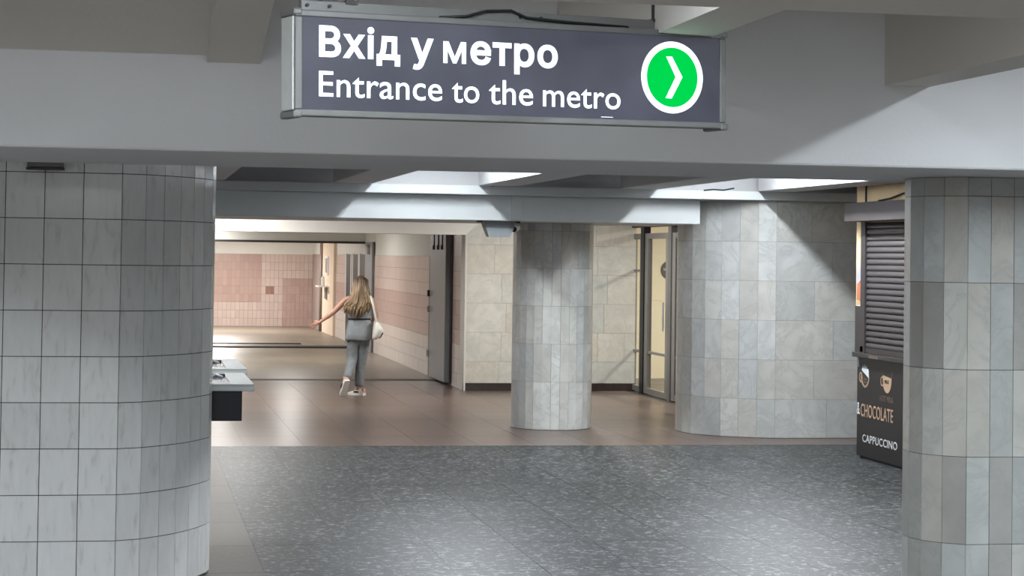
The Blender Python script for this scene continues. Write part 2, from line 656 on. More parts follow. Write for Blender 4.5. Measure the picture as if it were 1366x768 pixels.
# ---- outer walls (mostly out of view, they close the hall)
struct(box('wall_left', -6.2, -6, -13, 32, -0.3, 3.6, PAINT_WARM), 'plastered side wall')
struct(box('wall_right', 13, 13.2, -13, 33, -0.3, 3.6, PAINT_WARM), 'plastered side wall')
struct(box('wall_front', -6.2, 13.2, -13.2, -13, -0.3, 3.6, PAINT_WARM), 'plastered hall end wall')

# ---- beams across the hall
b1 = box('ceiling_beam', -6, 13, 8.85, 10.35, BEAM_Z, 3.5, PAINT, None, 0.012)
tag(b1, 'large white ceiling beam spanning the full width behind the lit sign', 'beam')
b0 = box('ceiling_beam', -6, 13, 1.9, 3.41, 2.39, 3.3, PAINT_WARM, None, 0.012)
tag(b0, 'brownish beam underside crossing the upper right corner', 'beam')

# rear beam: flange over two boxed lengths
rb = thing('boxed_beam', 'pale blue boxed beam over the round column', 'beam', (0, 0, 0))
box('flange', -6, 13, 21.26, 21.75, 2.605, 2.70, PAINT_BLUE, rb, 0.004)
box('beam_box', -6, 4.13, 21.50, 23.6, 2.335, 2.603, PAINT_BLUE, rb, 0.006)
box('beam_box', 4.136, 6.14, 21.53, 23.6, 2.335, 2.603, PAINT_BLUE, rb, 0.006)
box('cover_strip', 4.02, 4.14, 21.47, 21.6, 2.345, 2.60, PAINT_BLUE, rb, 0.004)
box('upper_web', -6, 13, 21.62, 23.6, 2.705, 3.5, PAINT, rb)
box('beam_box', 8.4, 13, 21.53, 23.6, 2.335, 2.603, PAINT_BLUE, rb, 0.006)
for x in (3.75, 6.1):
    bm = bmesh.new()
    tube(bm, [(x, 21.255, 2.70), (x + 0.1, 21.25, 2.712), (x + 0.22, 21.25, 2.706), (x + 0.34, 21.25, 2.73)], 0.008, 6)
    obj('loose_wire', bm, BLACKM, rb)

# ribs between front and rear beam
names = ['leftmost', 'second', 'third', 'fourth']
order = ['a white ceiling rib seen leftmost between the two cross beams',
         'white ceiling rib right of the bright middle coffer behind the front beam',
         'white ceiling rib above the round marble column, left of the right bright coffer',
         'white ceiling rib right of the right bright coffer near the kiosk']
RIBS = [(0.51, 0.93), (2.065, 2.485), (3.615, 4.035), (5.165, 5.585), (6.715, 7.135), (8.265, 8.685)]
for i, (a, b) in enumerate(RIBS):
    o = box('ceiling_rib', a, b, 10.36, 21.255, 2.70, 3.44, PAINT, None, 0.006)
    lab = ['white ceiling rib above the counters, hidden by the front beam'] [0] if i == 0 else (order[i - 1] if i <= 4 else 'white ceiling rib above the kiosk, hidden by the front beam')
    tag(o, lab, 'beam', 'ribs between the two cross beams')
# a pale slab closing the coffer floors between ribs that carry no lamp is absent; ribs run open
# ribs in front of the front beam
def front_rib(x0, x1, slope, label):
    bm = bmesh.new()
    zb = 2.772
    if slope:
        prism(bm, [(8.85, zb), (8.85, 3.3), (3.42, 3.3), (3.42, 3.15), (6.9, 3.13)], x0, x1, 'x')
    else:
        prism(bm, [(8.85, zb - 0.008), (8.85, 3.3), (3.42, 3.3), (3.42, zb - 0.008)], x0, x1, 'x')
    tag(obj('ceiling_rib', bm, PAINT_WARM), label, 'beam', 'ribs above the lit sign')


front_rib(-1.25, -1.03, False, 'plastered ceiling rib beyond the left edge of the view')
front_rib(-2.80, -2.58, False, 'added plastered ceiling rib farthest left beyond the view')  # unseen rib added to keep the left lamp's light off the beam
front_rib(0.302, 0.528, True, 'sloping plastered ceiling rib meeting the beam left of the lit sign')
front_rib(1.85, 2.07, False, 'plastered ceiling rib hidden behind the lit sign')
front_rib(3.398, 3.618, False, 'plastered ceiling rib at upper right casting the slanted shadow')
front_rib(4.95, 5.17, False, 'plastered ceiling rib beyond the right edge of the view')
bm = bmesh.new()
pts = [(8.86, 2.80), (8.86, 3.3), (5.6, 3.3), (5.6, 3.21), (7.2, 3.13), (8.2, 2.95), (8.62, 2.855)]
prism(bm, pts, -1.03, 0.302, 'x')
struct(obj('trim_1', bm, PAINT_WARM), 'sloping plaster haunch left of the rib')

# ---- rear wall with marble cladding, beside the corridor mouth
WB = 29.0
wb = struct(box('wall_back', 4.76, 7.30, WB + 0.005, WB + 0.5, -0.05, 3.0, GROUT_L), 'marble clad rear wall behind the round column')
rows = [0.11] + [0.422 + 0.4235 * k for k in range(6)] + [2.96]
for r in range(len(rows) - 1):
    x = 4.742
    wd = [0.40, 0.44, 0.62, 0.55, 0.50, 0.52, 0.48]
    random.shuffle(wd)
    k = 0
    while x < 7.29:
        x1 = min(7.30, x + wd[k % 7])
        if 7.30 - x1 < 0.12:
            x1 = 7.30
        clad_strip(wb, (x, WB - 0.012), (x1, WB - 0.012), rows[r], min(rows[r + 1], 2.96), MARBLE_W)
        x = x1
        k += 1
    if rows[r + 1] >= 2.96:
        break
struct(box('baseboard_back', 4.745, 7.30, WB - 0.03, WB + 0.02, 0, 0.108, BASEB), 'dark stone skirting under the marble wall')
# side wall mass between corridor and glass doors
struct(box('wall_corridor_right', 4.765, 7.28, WB + 0.5, 56, -0.05, 3.0, CORR_PAINT), 'plastered wall along the right of the corridor')
struct(box('wall_corridor_left', -2.7, -2.5, 28.6, 56, -0.05, 3.0, CORR_PAINT), 'left corridor wall')
struct(box('wall_rear_left', -6, -2.5, 28.6, 28.9, -0.05, 3.0, CORR_PAINT), 'rear wall left of the corridor')

# corridor lintels
bm = bmesh.new()
prism(bm, [(-2.6, 2.25), (4.685, 2.25), (4.90, 2.46), (4.90, 3.0), (-2.6, 3.0)], 28.55, 28.95)
tag(obj('corridor_lintel', bm, CORR_PAINT), 'white lintel with a bevelled right end over the corridor mouth', 'lintel')
bm = bmesh.new()
prism(bm, [(-2.5, 2.215), (4.76, 2.215), (4.76, 2.8), (-2.5, 2.8)], 42.0, 42.4)
tag(obj('corridor_lintel', bm, CORR_PAINT), 'bright second lintel deep inside the corridor', 'lintel')
box('lintel_edge', -2.5, 4.76, 41.97, 42.42, 2.17, 2.214, STEEL_D, bpy.data.objects['corridor_lintel.001'])

# corridor floor thresholds
struct(box('trim_2', -2.5, 4.75, 31.3, 31.62, -0.05, 0.012, plain('threshold_stone', hexc(120, 112, 104), 0.5)), 'grey threshold strip at the corridor mouth')
struct(box('trim_3', -2.5, 4.75, 41.9, 42.5, -0.05, 0.03, STEEL_D), 'dark steel threshold deep in the corridor')
box('threshold_lip', 1.0, 3.6, 43.6, 43.9, 0.0, 0.02, STEEL_D, bpy.data.objects['trim_3'])

# corridor right wall: pink tiles joined (each too small to pick apart)
XW = 4.75
cr = bpy.data.objects['wall_corridor_right']
backing = box('tile_backing', XW + 0.006, XW + 0.02, 29.0, 54.2, 0, 1.935, GROUT_P, cr)


def tile_field_x(name, mat, y0, y1, z0, z1, tw=0.24, th=0.215, X=XW):
    bm = bmesh.new()
    nz = max(1, round((z1 - z0) / th))
    ny = max(1, round((y1 - y0) / tw))
    hz, hy = (z1 - z0) / nz, (y1 - y0) / ny
    g = 0.006
    for i in range(ny):
        for j in range(nz):
            bx(bm, X, X + 0.012, y0 + i * hy + g / 2, y0 + (i + 1) * hy - g / 2, z0 + j * hz + g / 2, z0 + (j + 1) * hz - g / 2)
    o = obj(name, bm, mat, cr)
    o['kind'] = 'stuff'
    return o


for (ya, yb) in ((32.6, 40.2), (45.7, 47.9)):
    tile_field_x('pale_tile_rows', PINK_C, ya, yb, 0.0, 0.645)
    tile_field_x('dark_tile_rows', PINK_B, ya, yb, 0.645, 1.29)
    tile_field_x('pink_tile_rows', PINK_A, ya, yb, 1.29, 1.935)
tile_field_x('pale_tile_rows', PINK_C, 29.35, 30.1, 0.0, 0.645)
tile_field_x('dark_tile_rows', PINK_B, 29.35, 30.1, 0.645, 1.29)
tile_field_x('pink_tile_rows', PINK_A, 29.35, 30.1, 1.29, 2.58)
box('plaster_jamb', XW - 0.005, XW + 0.02, 28.96, 29.34, 0, 2.6, CORR_PAINT, cr)

# far wall with its tile pattern
YF = 54.2
wf = struct(box('wall_far', -2.6, 7.0, YF + 0.012, YF + 0.3, -0.05, 3.0, CORR_PAINT), 'far corridor wall with pink tile pattern')
box('tile_backing', -2.5, 5.4, YF + 0.008, YF + 0.013, 0, 1.92, GROUT_P, wf)
fields = {'pink_tiles': (PINK_A, []), 'dark_pink_tiles': (PINK_B, []), 'brown_tile': (PINK_D, []), 'pale_tiles': (PINK_C, [])}
tw, th = 0.1133, 0.2085
nx = int(7.9 / tw)
for i in range(nx):
    for j in range(9):
        x0 = -2.5 + i * tw
        z0 = j * 0.2133
        xc, zc = x0 + tw / 2, z0 + 0.1
        key = 'pink_tiles'
        if xc < 3.35 and zc > 0.66 and xc > 0.9:
            key = 'dark_pink_tiles'
        elif 3.45 < xc < 3.70 and 0.86 < zc < 1.06:
            key = 'brown_tile'
        elif xc > 4.01 and zc < 1.29:
            key = 'dark_pink_tiles'
            if xc > 4.76 and zc < 0.65:
                key = 'pink_tiles'
        fields[key][1].append((x0, z0))
for nm, (mt, lst) in fields.items():
    if not lst:
        continue
    bm = bmesh.new()
    for (x0, z0) in lst:
        bx(bm, x0 + 0.004, x0 + tw - 0.004, YF, YF + 0.012, z0 + 0.004, z0 + 0.2133 - 0.004)
    o = obj(nm, bm, mt, wf)
    o['kind'] = 'stuff'

# steel blast door parked in the right corridor wall
d3 = thing('door_3', 'grey steel blast door folded back against the right corridor wall', 'door', (XW, 31.1, 0))
d3['kind'] = 'structure'
box('door_leaf', -0.09, 0.03, -0.80, 0.80, 0.03, 2.55, STEEL, d3, 0.01)
box('edge_seal', -0.012, 0.0, -0.96, -0.80, 0.03, 2.55, BLACKM, d3)
for z in (0.35, 1.05, 1.30):
    bm = bmesh.new()
    tube(bm, [(-0.12, 0.72, z), (-0.12, 0.72, z + 0.10)], 0.022, 8)
    obj('hinge', bm, STEEL_D if z > 1.2 else ALU, d3)
for y in (-0.5, -0.1, 0.35):
    bm = bmesh.new()
    bx(bm, -0.105, -0.09, y - 0.012, y + 0.012, 2.10, 2.30)
    tube(bm, [(-0.10, y, 2.04), (-0.10, y, 2.11)], 0.022, 8)
    obj('bolt_bracket', bm, STEEL_D, d3)
box('niche', 0.0, 0.02, 0.84, 1.50, 0.0, 1.93, STEEL_D, d3)
# second steel door frame further in
d4 = thing('door_4', 'steel door frame behind the walking person deep in the corridor', 'door', (XW, 40.98, 0))
d4['kind'] = 'structure'
box('door_leaf', -0.03, 0.02, -0.62, 0.62, 0.0, 2.2, STEEL, d4, 0.004)
box('edge_seal', -0.012, 0.0, -0.80, -0.63, 0.0, 2.2, STEEL_D, d4)
bm = bmesh.new()
bx(bm, -0.04, -0.03, -0.2, 0.2, 1.95, 2.15)
obj('bolt_bracket', bm, STEEL_D, d4)
# dark openings with white jambs beyond it
for n, (ya, yb) in enumerate(((41.75, 42.9), (43.1, 44.2), (44.6, 45.65))):
    d = thing('door_%d' % (5 + n), ['dark doorway just beyond the steel frame', 'middle dark doorway in the corridor wall', 'farthest dark doorway in the corridor wall'][n], 'door', (XW, ya, 0))
    d['kind'] = 'structure'
    box('door_leaf', 0.0, 0.014, 0.06, yb - ya - 0.06, 0.0, 1.95, BLACKM if n else STEEL_D, d)
    box('jamb', -0.003, 0.014, -0.10, 0.06, 0, 1.97, PLAST_W, d)
    box('jamb', -0.003, 0.014, yb - ya - 0.06, yb - ya + 0.06, 0, 1.97, PLAST_W, d)
# peach coloured stretch at the far end with pipe, notice board and shelf
PEACH = plain('peach_plaster', hexc(228, 206, 184), 0.6, noise=0.04)
pl = thing('corner_pillar', 'peach coloured corner pillar at the far end of the corridor', 'pillar', (XW, 49.3, 0))
box('shaft', -0.06, 0.02, -1.38, 1.38, 0, 2.7, PEACH, pl, 0.01)
bm = bmesh.new()
tube(bm, [(-0.05, 1.75, 0), (-0.05, 1.75, 1.2), (-0.05, 1.75, 2.6)], 0.055, 10)
obj('pipe', bm, plain('pipe_brown', hexc(132, 114, 106), 0.5), pl, True)
wt = thing('notice_board', 'white framed notice board on the far corner pillar', 'board', (XW - 0.06, 49.4, 0.0))
box('board_frame', -0.03, 0.0, -0.36, 0.36, 1.44, 1.88, PLAST_W, wt)
box('board_sheet', -0.036, -0.03, -0.22, 0.22, 1.49, 1.84, STEEL, wt)
ws = thing('wall_shelf', 'small white shelf on the far corner pillar below the notice board', 'shelf', (XW - 0.06, 49.5, 0.0))
box('board', -0.24, 0.0, -0.5, 0.5, 1.14, 1.17, PLAST_W, ws)
box('bracket', -0.05, 0.0, -0.15, 0.15, 0.85, 1.14, STEEL, ws)
bm = bmesh.new()
tube(bm, [(0.0, 0, 0.0), (0.0, 0, 0.17), (0, 0, 0.24)], [0.05, 0.045, 0.02], 10)
o = tag(obj('bottle', bm, PLAST_W, None, True), 'small white bottle on the shelf of the far pillar', 'bottle')
o.location = (XW - 0.16, 49.45, 1.171)

# ---- room behind the glass doors
XG = 7.29
wr = struct(box('wall_room_back', 7.29, 12, 32.0, 32.2, -0.05, 3.0, WARMWALL), 'cream wall of the lit room behind the glass doors')
for z in (1.27, 2.05):
    box('wall_joint', 7.3, 11.9, 31.994, 32.002, z, z + 0.006, PAINT_CREAM, wr)
struct(box('wall_room_side', 12, 12.2, 23, 32.2, -0.05, 3.0, WARMWALL), 'cream side wall of the lit room')
struct(box('floor_room', 7.30, 12, 23.0, 32.0, -0.05, 0.004, ROOMFLOOR), 'dark floor of the lit room')
struct(box('wall_door_side', 7.20, 7.29, 29.15, 32.0, -0.05, 3.0, WARMWALL), 'wall return beside the glass doors')
tz = thing('round_notice', 'dark round notice on the cream wall behind the glass doors', 'notice', (8.63, 31.985, 1.77))
bm = bmesh.new()
bmesh.ops.create_cone(bm, cap_ends=True, segments=40, radius1=0.155, radius2=0.155, depth=0.02)
bmesh.ops.rotate(bm, verts=bm.verts[:], matrix=Matrix.Rotation(math.pi / 2, 3, 'X'))
obj('disc', bm, plain('notice_dark', hexc(60, 52, 52), 0.5), tz)
box('bar', -0.12, 0.12, -0.016, -0.010, -0.012, 0.024, plain('notice_grey', hexc(160, 152, 150), 0.5), tz)
for z in (0.065, -0.062):
    box('print_line', -0.085, 0.085, -0.016, -0.010, z - 0.014, z + 0.014, plain('notice_dim', hexc(104, 96, 94), 0.5), tz)

# glass screen and doors along x = XG
def glass_leaf(name, label, y0, y1, z1, bars, stile, x=XG, kind='door', extra_dark=True):
    """a framed glass leaf between y0 (near) and y1 (far)"""
    t = thing(name, label, kind, (x, y0, 0))
    t['kind'] = 'structure'
    L = y1 - y0
    for a, b in ((0, stile), (L - stile, L)):
        box('stile', -0.035, 0.035, a, b, 0.015, z1, DOOR_ALU, t, 0.004)
    box('bottom_rail', -0.03, 0.03, stile, L - stile, 0.02, 0.10, DOOR_ALU, t, 0.003)
    box('top_rail', -0.03, 0.03, stile, L - stile, z1 - 0.08, z1, DOOR_ALU, t, 0.003)
    for z in bars:
        box('crossbar', -0.022, 0.022, stile, L - stile, z - 0.018, z + 0.018, DOOR_ALU, t)
    box('pane', -0.005, 0.005, stile, L - stile, 0.10, z1 - 0.08, GLASS, t)
    return t


glass_leaf('window_1', 'narrow fixed glass sidelight beside the marble wall', 28.50, 29.10, 2.31, (0.60, 1.77), 0.09, kind='window')
glass_leaf('door_1', 'aluminium framed glass door left of the big marble column', 26.98, 28.30, 2.31, (0.61,), 0.16)
glass_leaf('door_2', 'aluminium framed glass door half hidden by the big marble column', 25.2, 26.80, 2.31, (0.61,), 0.16)
o = box('trim_4', XG - 0.05, XG + 0.05, 28.31, 28.49, 0.0, 2.42, BLACKM)
struct(o, 'dark door post')
o = box('trim_5', XG - 0.05, XG + 0.05, 26.81, 26.97, 0.0, 2.42, ALU_D)
struct(o, 'metal door post')
o = box('trim_6', XG - 0.06, XG + 0.06, 24.0, 29.2, 2.40, 2.62, BLACKM)
struct(o, 'dark door head')
struct(box('wall_over_doors', 7.2, 7.4, 23.6, 29.2, 2.62, 3.1, PAINT), 'plaster over the glass doors')
bm = bmesh.new()
tube(bm, [(XG - 0.09, 27.06, 0.95), (XG - 0.09, 27.06, 1.35)], 0.016, 8)
h = obj('handle', bm, ALU, bpy.data.objects['door_1'])
h.location = (-XG, -26.98, 0)

# ================================================================== COLUMNS
# ---- left tiled pier
pier = thing('tiled_pier', 'wide rounded pier clad in grey veined ceramic tiles at left', 'pier', (0, 12.6, 0))
PP = [(-0.062, 11.75), (0.073, 11.815), (0.179, 11.921), (0.276, 12.035), (0.356, 12.162), (0.420, 12.298), (0.474, 12.438)]
flat = [(-0.062 - 0.2155 * k, 11.75) for k in range(1, 9)][::-1]
line = flat + PP + [(0.497, 12.55)]
tail = [(0.495, 12.62), (0.48, 12.66), (-1.786, 12.66)]
outline = line + tail
pc = inset_poly(outline, 0.004)
bm = bmesh.new()
prism(bm, pc, 0, 2.699, 'z')
co = obj('pier_core', bm, plain('pier_grout', hexc(58, 54, 52), 0.9), pier)
co.location = (0, -12.6, 0)
zr = [0.04 + 0.2605 * k for k in range(0, 13)]


def clad_line(parent, off, line, zrows, mat, name, thick=0.012, gap=0.004, jit=0.0):
    for i in range(len(line) - 1):
        for k in range(len(zrows) - 1):
            A = (line[i][0] - off[0], line[i][1] - off[1])
            B = (line[i + 1][0] - off[0], line[i + 1][1] - off[1])
            t = clad_strip(parent, A, B, zrows[k], zrows[k + 1], mat, thick, gap, name, proud=random.uniform(0, jit))
            if jit:
                t.rotation_euler[2] += random.uniform(-1, 1) * jit * 4


zr = [0.012] + [0.305 + 0.2605 * k for k in range(0, 9)] + [2.60]
clad_line(pier, (0, 12.6), line, zr, CERAMIC, 'ceramic_tile', 0.012, 0.0045, 0.0012)
# little vent box high on the pier
vb = thing('vent_box', 'small dark box high on the tiled pier under the beam', 'box', (-0.49, 11.73, 2.40))
box('case', -0.10, 0.10, -0.06, 0.005, 0.015, 0.10, plain('vent_grey', hexc(112, 106, 104), 0.6), vb, 0.004)
box('lip', -0.105, 0.105, -0.065, 0.005, 0.0, 0.012, STEEL_D, vb)

# ---- right near column
rc = thing('marble_pier', 'near marble clad pier filling the right edge of the view', 'column', (4.9, 10.2, 0))
RP = [(4.035, 10.125), (3.966, 10.022), (3.950, 9.896), (3.973, 9.776), (4.040, 9.674), (4.137, 9.60)]
RP += [(4.137 + 0.1235 * k, 9.60) for k in range(1, 10)]
outline = RP + [(5.35, 9.68), (5.45, 9.85), (5.45, 10.34), (4.5, 10.34), (4.2, 10.25)]
bm = bmesh.new()
prism(bm, inset_poly(outline, 0.004), 0, 2.384, 'z')
co = obj('pier_core', bm, GROUT, rc)
co.location = (-4.9, -10.2, 0)
zr = [0.006, 0.10] + [0.538 + 0.437 * k for k in range(0, 5)] + [2.384]
zr = [0.006] + [0.101 + 0.4375 * k for k in range(0, 6)] + [2.384]
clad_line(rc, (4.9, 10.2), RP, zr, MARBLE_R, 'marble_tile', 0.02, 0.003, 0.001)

# ---- big marble column
bc = thing('marble_column', 'big rounded marble column in front of the glass doors', 'column', (7.4, 22.3, 0))
BP = [(6.16, 22.54), (6.119, 22.335), (6.124, 22.13), (6.174, 21.931), (6.274, 21.752), (6.417, 21.605), (6.59, 21.495), (6.77, 21.397), (6.96, 21.34)]
outline = BP + [(8.9, 21.30), (8.9, 23.3), (6.9, 23.3), (6.45, 23.05), (6.27, 22.8)]
bm = bmesh.new()
prism(bm, inset_poly(outline, 0.004), 0, 2.604, 'z')
co = obj('column_core', bm, GROUT_L, bc)
co.location = (-7.4, -22.3, 0)
zr = [0.004] + [0.424 + 0.4325 * k for k in range(0, 6)]
zr[-1] = 2.585
zr.append(2.603)
clad_line(bc, (7.4, 22.3), BP, zr, MARBLE, 'marble_tile', 0.02, 0.003, 0.001)
cuts = {0: [7.55, 8.1], 1: [7.40, 7.95, 8.4], 2: [7.62, 8.2], 3: [7.40, 8.1], 4: [7.60, 7.98], 5: [7.36, 7.9], 6: [7.5]}
for k in range(len(zr) - 1):
    e = [6.96] + cuts[k] + [8.9]
    for a, b in zip(e, e[1:]):
        ya = 21.34 - 0.04 * (a - 6.96) / 1.94
        yb = 21.34 - 0.04 * (b - 6.96) / 1.94
        clad_strip(bc, (a - 7.4, ya - 22.3), (b - 7.4, yb - 22.3), zr[k], zr[k + 1], MARBLE, 0.02, 0.003, 'marble_tile', random.uniform(0, 0.001))

# ---- middle round column
mc = thing('round_column', 'slim round marble column under the pale blue beam', 'column', (4.765, 22.83, 0))
NSEG, RR = 28, 0.462
cp = [(RR * math.sin(2 * math.pi * k / NSEG), -RR * math.cos(2 * math.pi * k / NSEG)) for k in range(NSEG)]
bm = bmesh.new()
prism(bm, inset_poly(cp, 0.010), 0, 2.334, 'z')
obj('column_core', bm, GROUT_L, mc)
zr = [0.004, 0.540, 0.968, 1.395, 1.822, 2.245, 2.333]
rndm = random.Random(3)
SEG = 2 * math.pi / NSEG
cmesh = {}
for st in (1, 2):
    bm = bmesh.new()
    gp = 0.0032 / RR
    angs = [gp / 2 + (st * SEG - gp) * q / st for q in range(st + 1)]
    ro = [(RR * math.sin(t), -RR * math.cos(t)) for t in angs]
    ri = [((RR - 0.02) * math.sin(t), -(RR - 0.02) * math.cos(t)) for t in angs]
    prism(bm, ro + ri[::-1], 0.0, 1.0, 'z')
    cmesh[st] = bpy.data.meshes.new('marble_tile')
    bm.to_mesh(cmesh[st])
    bm.free()
    cmesh[st].materials.append(MARBLE)
for k in range(len(zr) - 1):
    i = rndm.choice((0, 1))
    end = i + NSEG
    while i < end:
        st = 2 if (rndm.random() < 0.5 and i + 2 <= end) else 1
        o = link(bpy.data.objects.new('marble_tile', cmesh[st]), mc)
        o.location = (0, 0, zr[k] + 0.0015)
        o.rotation_euler = (0, 0, i * SEG)
        o.scale = (1, 1, zr[k + 1] - zr[k] - 0.003)
        i += st

# ================================================================== SIGN
SC = Vector((1.3218, 6.9, 2.5914))
YA, RO = 0.2895, 0.0161
sg = thing('lit_sign', 'illuminated hanging sign with white lettering and green arrow disc', 'sign', (0, 0, 0))
ax = Vector((math.cos(YA) * math.cos(RO), math.sin(YA) * math.cos(RO), math.sin(RO)))
nn = Vector((math.sin(YA), -math.cos(YA), 0))
az = nn.cross(ax).normalized()
sm = Matrix((ax, az, ax.cross(az))).transposed().to_4x4()   # local x right, y up, z toward the viewer
sm.translation = SC
sg.matrix_world = sm
W2, H2, T = 1.684 / 2, 0.351 / 2, 0.125


def sbox(name, x0, x1, y0, y1, z0, z1, mat, bevel=0.003, parent=sg):
    return box(name, x0, x1, y0, y1, z0, z1, mat, parent, bevel)


sbox('case', -W2 + 0.004, W2 - 0.004, -H2 + 0.004, H2 - 0.004, -T, -0.016, ALU_D)
fr = 0.022
sbox('frame_bar', -W2, W2, H2 - fr, H2, -0.02, 0.0, ALU_D, 0.004)
sbox('frame_bar', -W2, W2, -H2, -H2 + fr, -0.02, 0.0, ALU_D, 0.004)
sbox('frame_bar', -W2, -W2 + fr + 0.004, -H2 + fr, H2 - fr, -0.02, 0.0, ALU_D, 0.004)
sbox('frame_bar', W2 - fr - 0.004, W2, -H2 + fr, H2 - fr, -0.02, 0.0, ALU_D, 0.004)
sbox('side_plate', -W2 - 0.006, -W2 + 0.004, -H2 + 0.02, H2 - 0.02, -T + 0.01, -0.012, ALU)
sbox('side_plate', W2 - 0.004, W2 + 0.006, -H2 + 0.02, H2 - 0.02, -T + 0.01, -0.012, ALU)
for sx in (-1, 1):
    for sy in (-1, 1):
        cx_, cy_ = sx * (W2 - 0.008), sy * (H2 - 0.006)
        sbox('corner_cap', cx_ - 0.016, cx_ + 0.016, cy_ - 0.012, cy_ + 0.012, -T, 0.003, ALU_D, 0.006)
sbox('panel', -W2 + fr, W2 - fr, -H2 + fr, H2 - fr, -0.016, -0.006, SIGNP, 0)
for st_, xa, wd_, cap_, rf in (('Вхід', -0.757, 0.2945, 0.1055, 'В'), ('у', -0.4236, 0.0856, 0.1055, 'В'), ('М', -0.3025, 0.0872, 0.075, 'М'), ('етро', -0.199, 0.3416, 0.1055, 'В')):
    text_mesh('lettering', st_, wd_, cap_, LETTER, frame_matrix((xa, 0.022 - 0.005 * (xa + 0.757), -0.0058), (1, -0.005, 0), (0, 1, 0)), sg, bold=0.032, ref=rf)
for st_, xa, xb in (('Entrance', -0.757, -0.306), ('to', -0.2692, -0.165), ('the', -0.128, 0.044), ('metro', 0.083, 0.397)):
    text_mesh('lettering', st_, xb - xa, 0.0844, LETTER, frame_matrix((xa, -0.1085 - 0.0095 * (xa + 0.756), -0.0058), (1, -0.0095, 0), (0, 1, 0)), sg, bold=0.005, ref='E')


def ring_mesh(r0_, r1_, z0, z1, n=64):
    bm = bmesh.new()
    if r0_ <= 0:
        bmesh.ops.create_cone(bm, cap_ends=True, segments=n, radius1=r1_, radius2=r1_, depth=z1 - z0)
        bmesh.ops.translate(bm, verts=bm.verts[:], vec=(0, 0, (z0 + z1) / 2))
        return bm
    V = [[bm.verts.new((r * math.cos(2 * math.pi * k / n), r * math.sin(2 * math.pi * k / n), z)) for k in range(n)] for r, z in ((r0_, z0), (r0_, z1), (r1_, z1), (r1_, z0))]
    for a in range(4):
        A, B = V[a], V[(a + 1) % 4]
        for k in range(n):
            bm.faces.new((A[k], A[(k + 1) % n], B[(k + 1) % n], B[k]))
    bmesh.ops.recalc_face_normals(bm, faces=bm.faces[:])
    return bm


o = obj('ring', ring_mesh(0.108, 0.130, -0.006, -0.0035), LETTER, sg)
o.location = (0.6135, 0.0045, 0)
o = obj('green_disc', ring_mesh(0, 0.108, -0.006, -0.004), GREEN, sg)
o.location = (0.6135, 0.0045, 0)
bm = bmesh.new()
prism(bm, [(-0.026, 0.075), (-0.002, 0.075), (0.042, 0.002), (-0.004, -0.076), (-0.029, -0.076), (0.014, 0.002)], -0.004, -0.002, 'z')
o = obj('chevron', bm, LETTER, sg)
o.location = (0.6135, 0.0045, 0)
sbox('peeled_mark', 0.318, 0.366, -0.1475, -0.1458, -0.006, -0.005, LETTER, 0)
# top rail, screws, hangers, cable
sbox('hanging_rail', -0.80, 0.797, H2 + 0.002, H2 + 0.040, -0.085, -0.055, ALU_D)
for x in (-0.78, -0.70, 0.02, 0.10, 0.70, 0.77):
    bm = bmesh.new()
    bmesh.ops.create_cone(bm, cap_ends=True, segments=10, radius1=0.006, radius2=0.006, depth=0.008)
    o = obj('screw', bm, BLACKM, sg)
    o.location = (x, H2 + 0.022, -0.052)
for x in (-0.62, 0.585):
    bm = bmesh.new()
    bx(bm, -0.012, 0.012, 0.0, 0.50, -0.012, 0.012)
    bx(bm, -0.022, 0.022, -0.008, 0.004, -0.02, 0.02)
    o = obj('hanger_rod', bm, STEEL_D, sg)
    o.location = (x, H2 + 0.04, -0.07)
bm = bmesh.new()
tube(bm, [(-0.30, H2 + 0.004, -0.04), (-0.20, H2 + 0.012, -0.04), (-0.12, H2 + 0.035, -0.04), (-0.02, H2 + 0.042, -0.045), (0.04, H2 + 0.020, -0.045), (0.2, H2 + 0.012, -0.04), (0.45, H2 + 0.006, -0.04)], 0.005, 6)
obj('cable', bm, BLACKM, sg, True)

# ================================================================== KIOSK
XK = 7.157
ks = thing('coffee_kiosk', 'dark coffee kiosk with closed roller shutter beside the near pier', 'kiosk', (XK, 17.3, 0))
OY = -17.3
def kbox(name, x0, x1, y0, y1, z0, z1, mat, bevel=0.0, parent=ks):
    return box(name, x0 - XK, x1 - XK, y0 + OY, y1 + OY, z0, z1, mat, parent, bevel)


kbox('lower_panel', XK, 9.2, 15.4, 19.32, 0.02, 1.00, KIOSK_B, 0.004)
kbox('plinth', XK + 0.02, 9.2, 15.4, 19.28, 0.0, 0.02, BLACKM)
kbox('upper_wall', XK + 0.01, 9.2, 15.4, 19.40, 1.02, 2.95, KCREAM)
kbox('counter', XK - 0.05, XK + 0.25, 15.4, 19.34, 1.0, 1.045, KIOSK_BR, 0.004)
kbox('counter_bracket', XK - 0.03, XK + 0.02, 19.08, 19.2, 1.045, 1.12, KIOSK_BR, 0.01)
kbox('shutter_frame', XK - 0.03, XK + 0.02, 19.05, 19.17, 1.045, 2.34, KIOSK_BR)
kbox('shutter_bottom_bar', XK - 0.02, XK + 0.008, 15.5, 19.05, 1.05, 1.10, KIOSK_BR)
kbox('dark_lower_wall', XK - 0.002, XK + 0.01, 19.17, 19.39, 1.045, 1.505, KIOSK_BR)
zs, ns = 1.10, 21
pitch = (2.335 - zs) / ns
bm = bmesh.new()
prism(bm, [(0.0, 0.0), (-0.018, 0.004), (-0.022, pitch * 0.35), (-0.012, pitch * 0.80), (0.0, pitch * 0.96)], -0.0, 3.55, 'z')
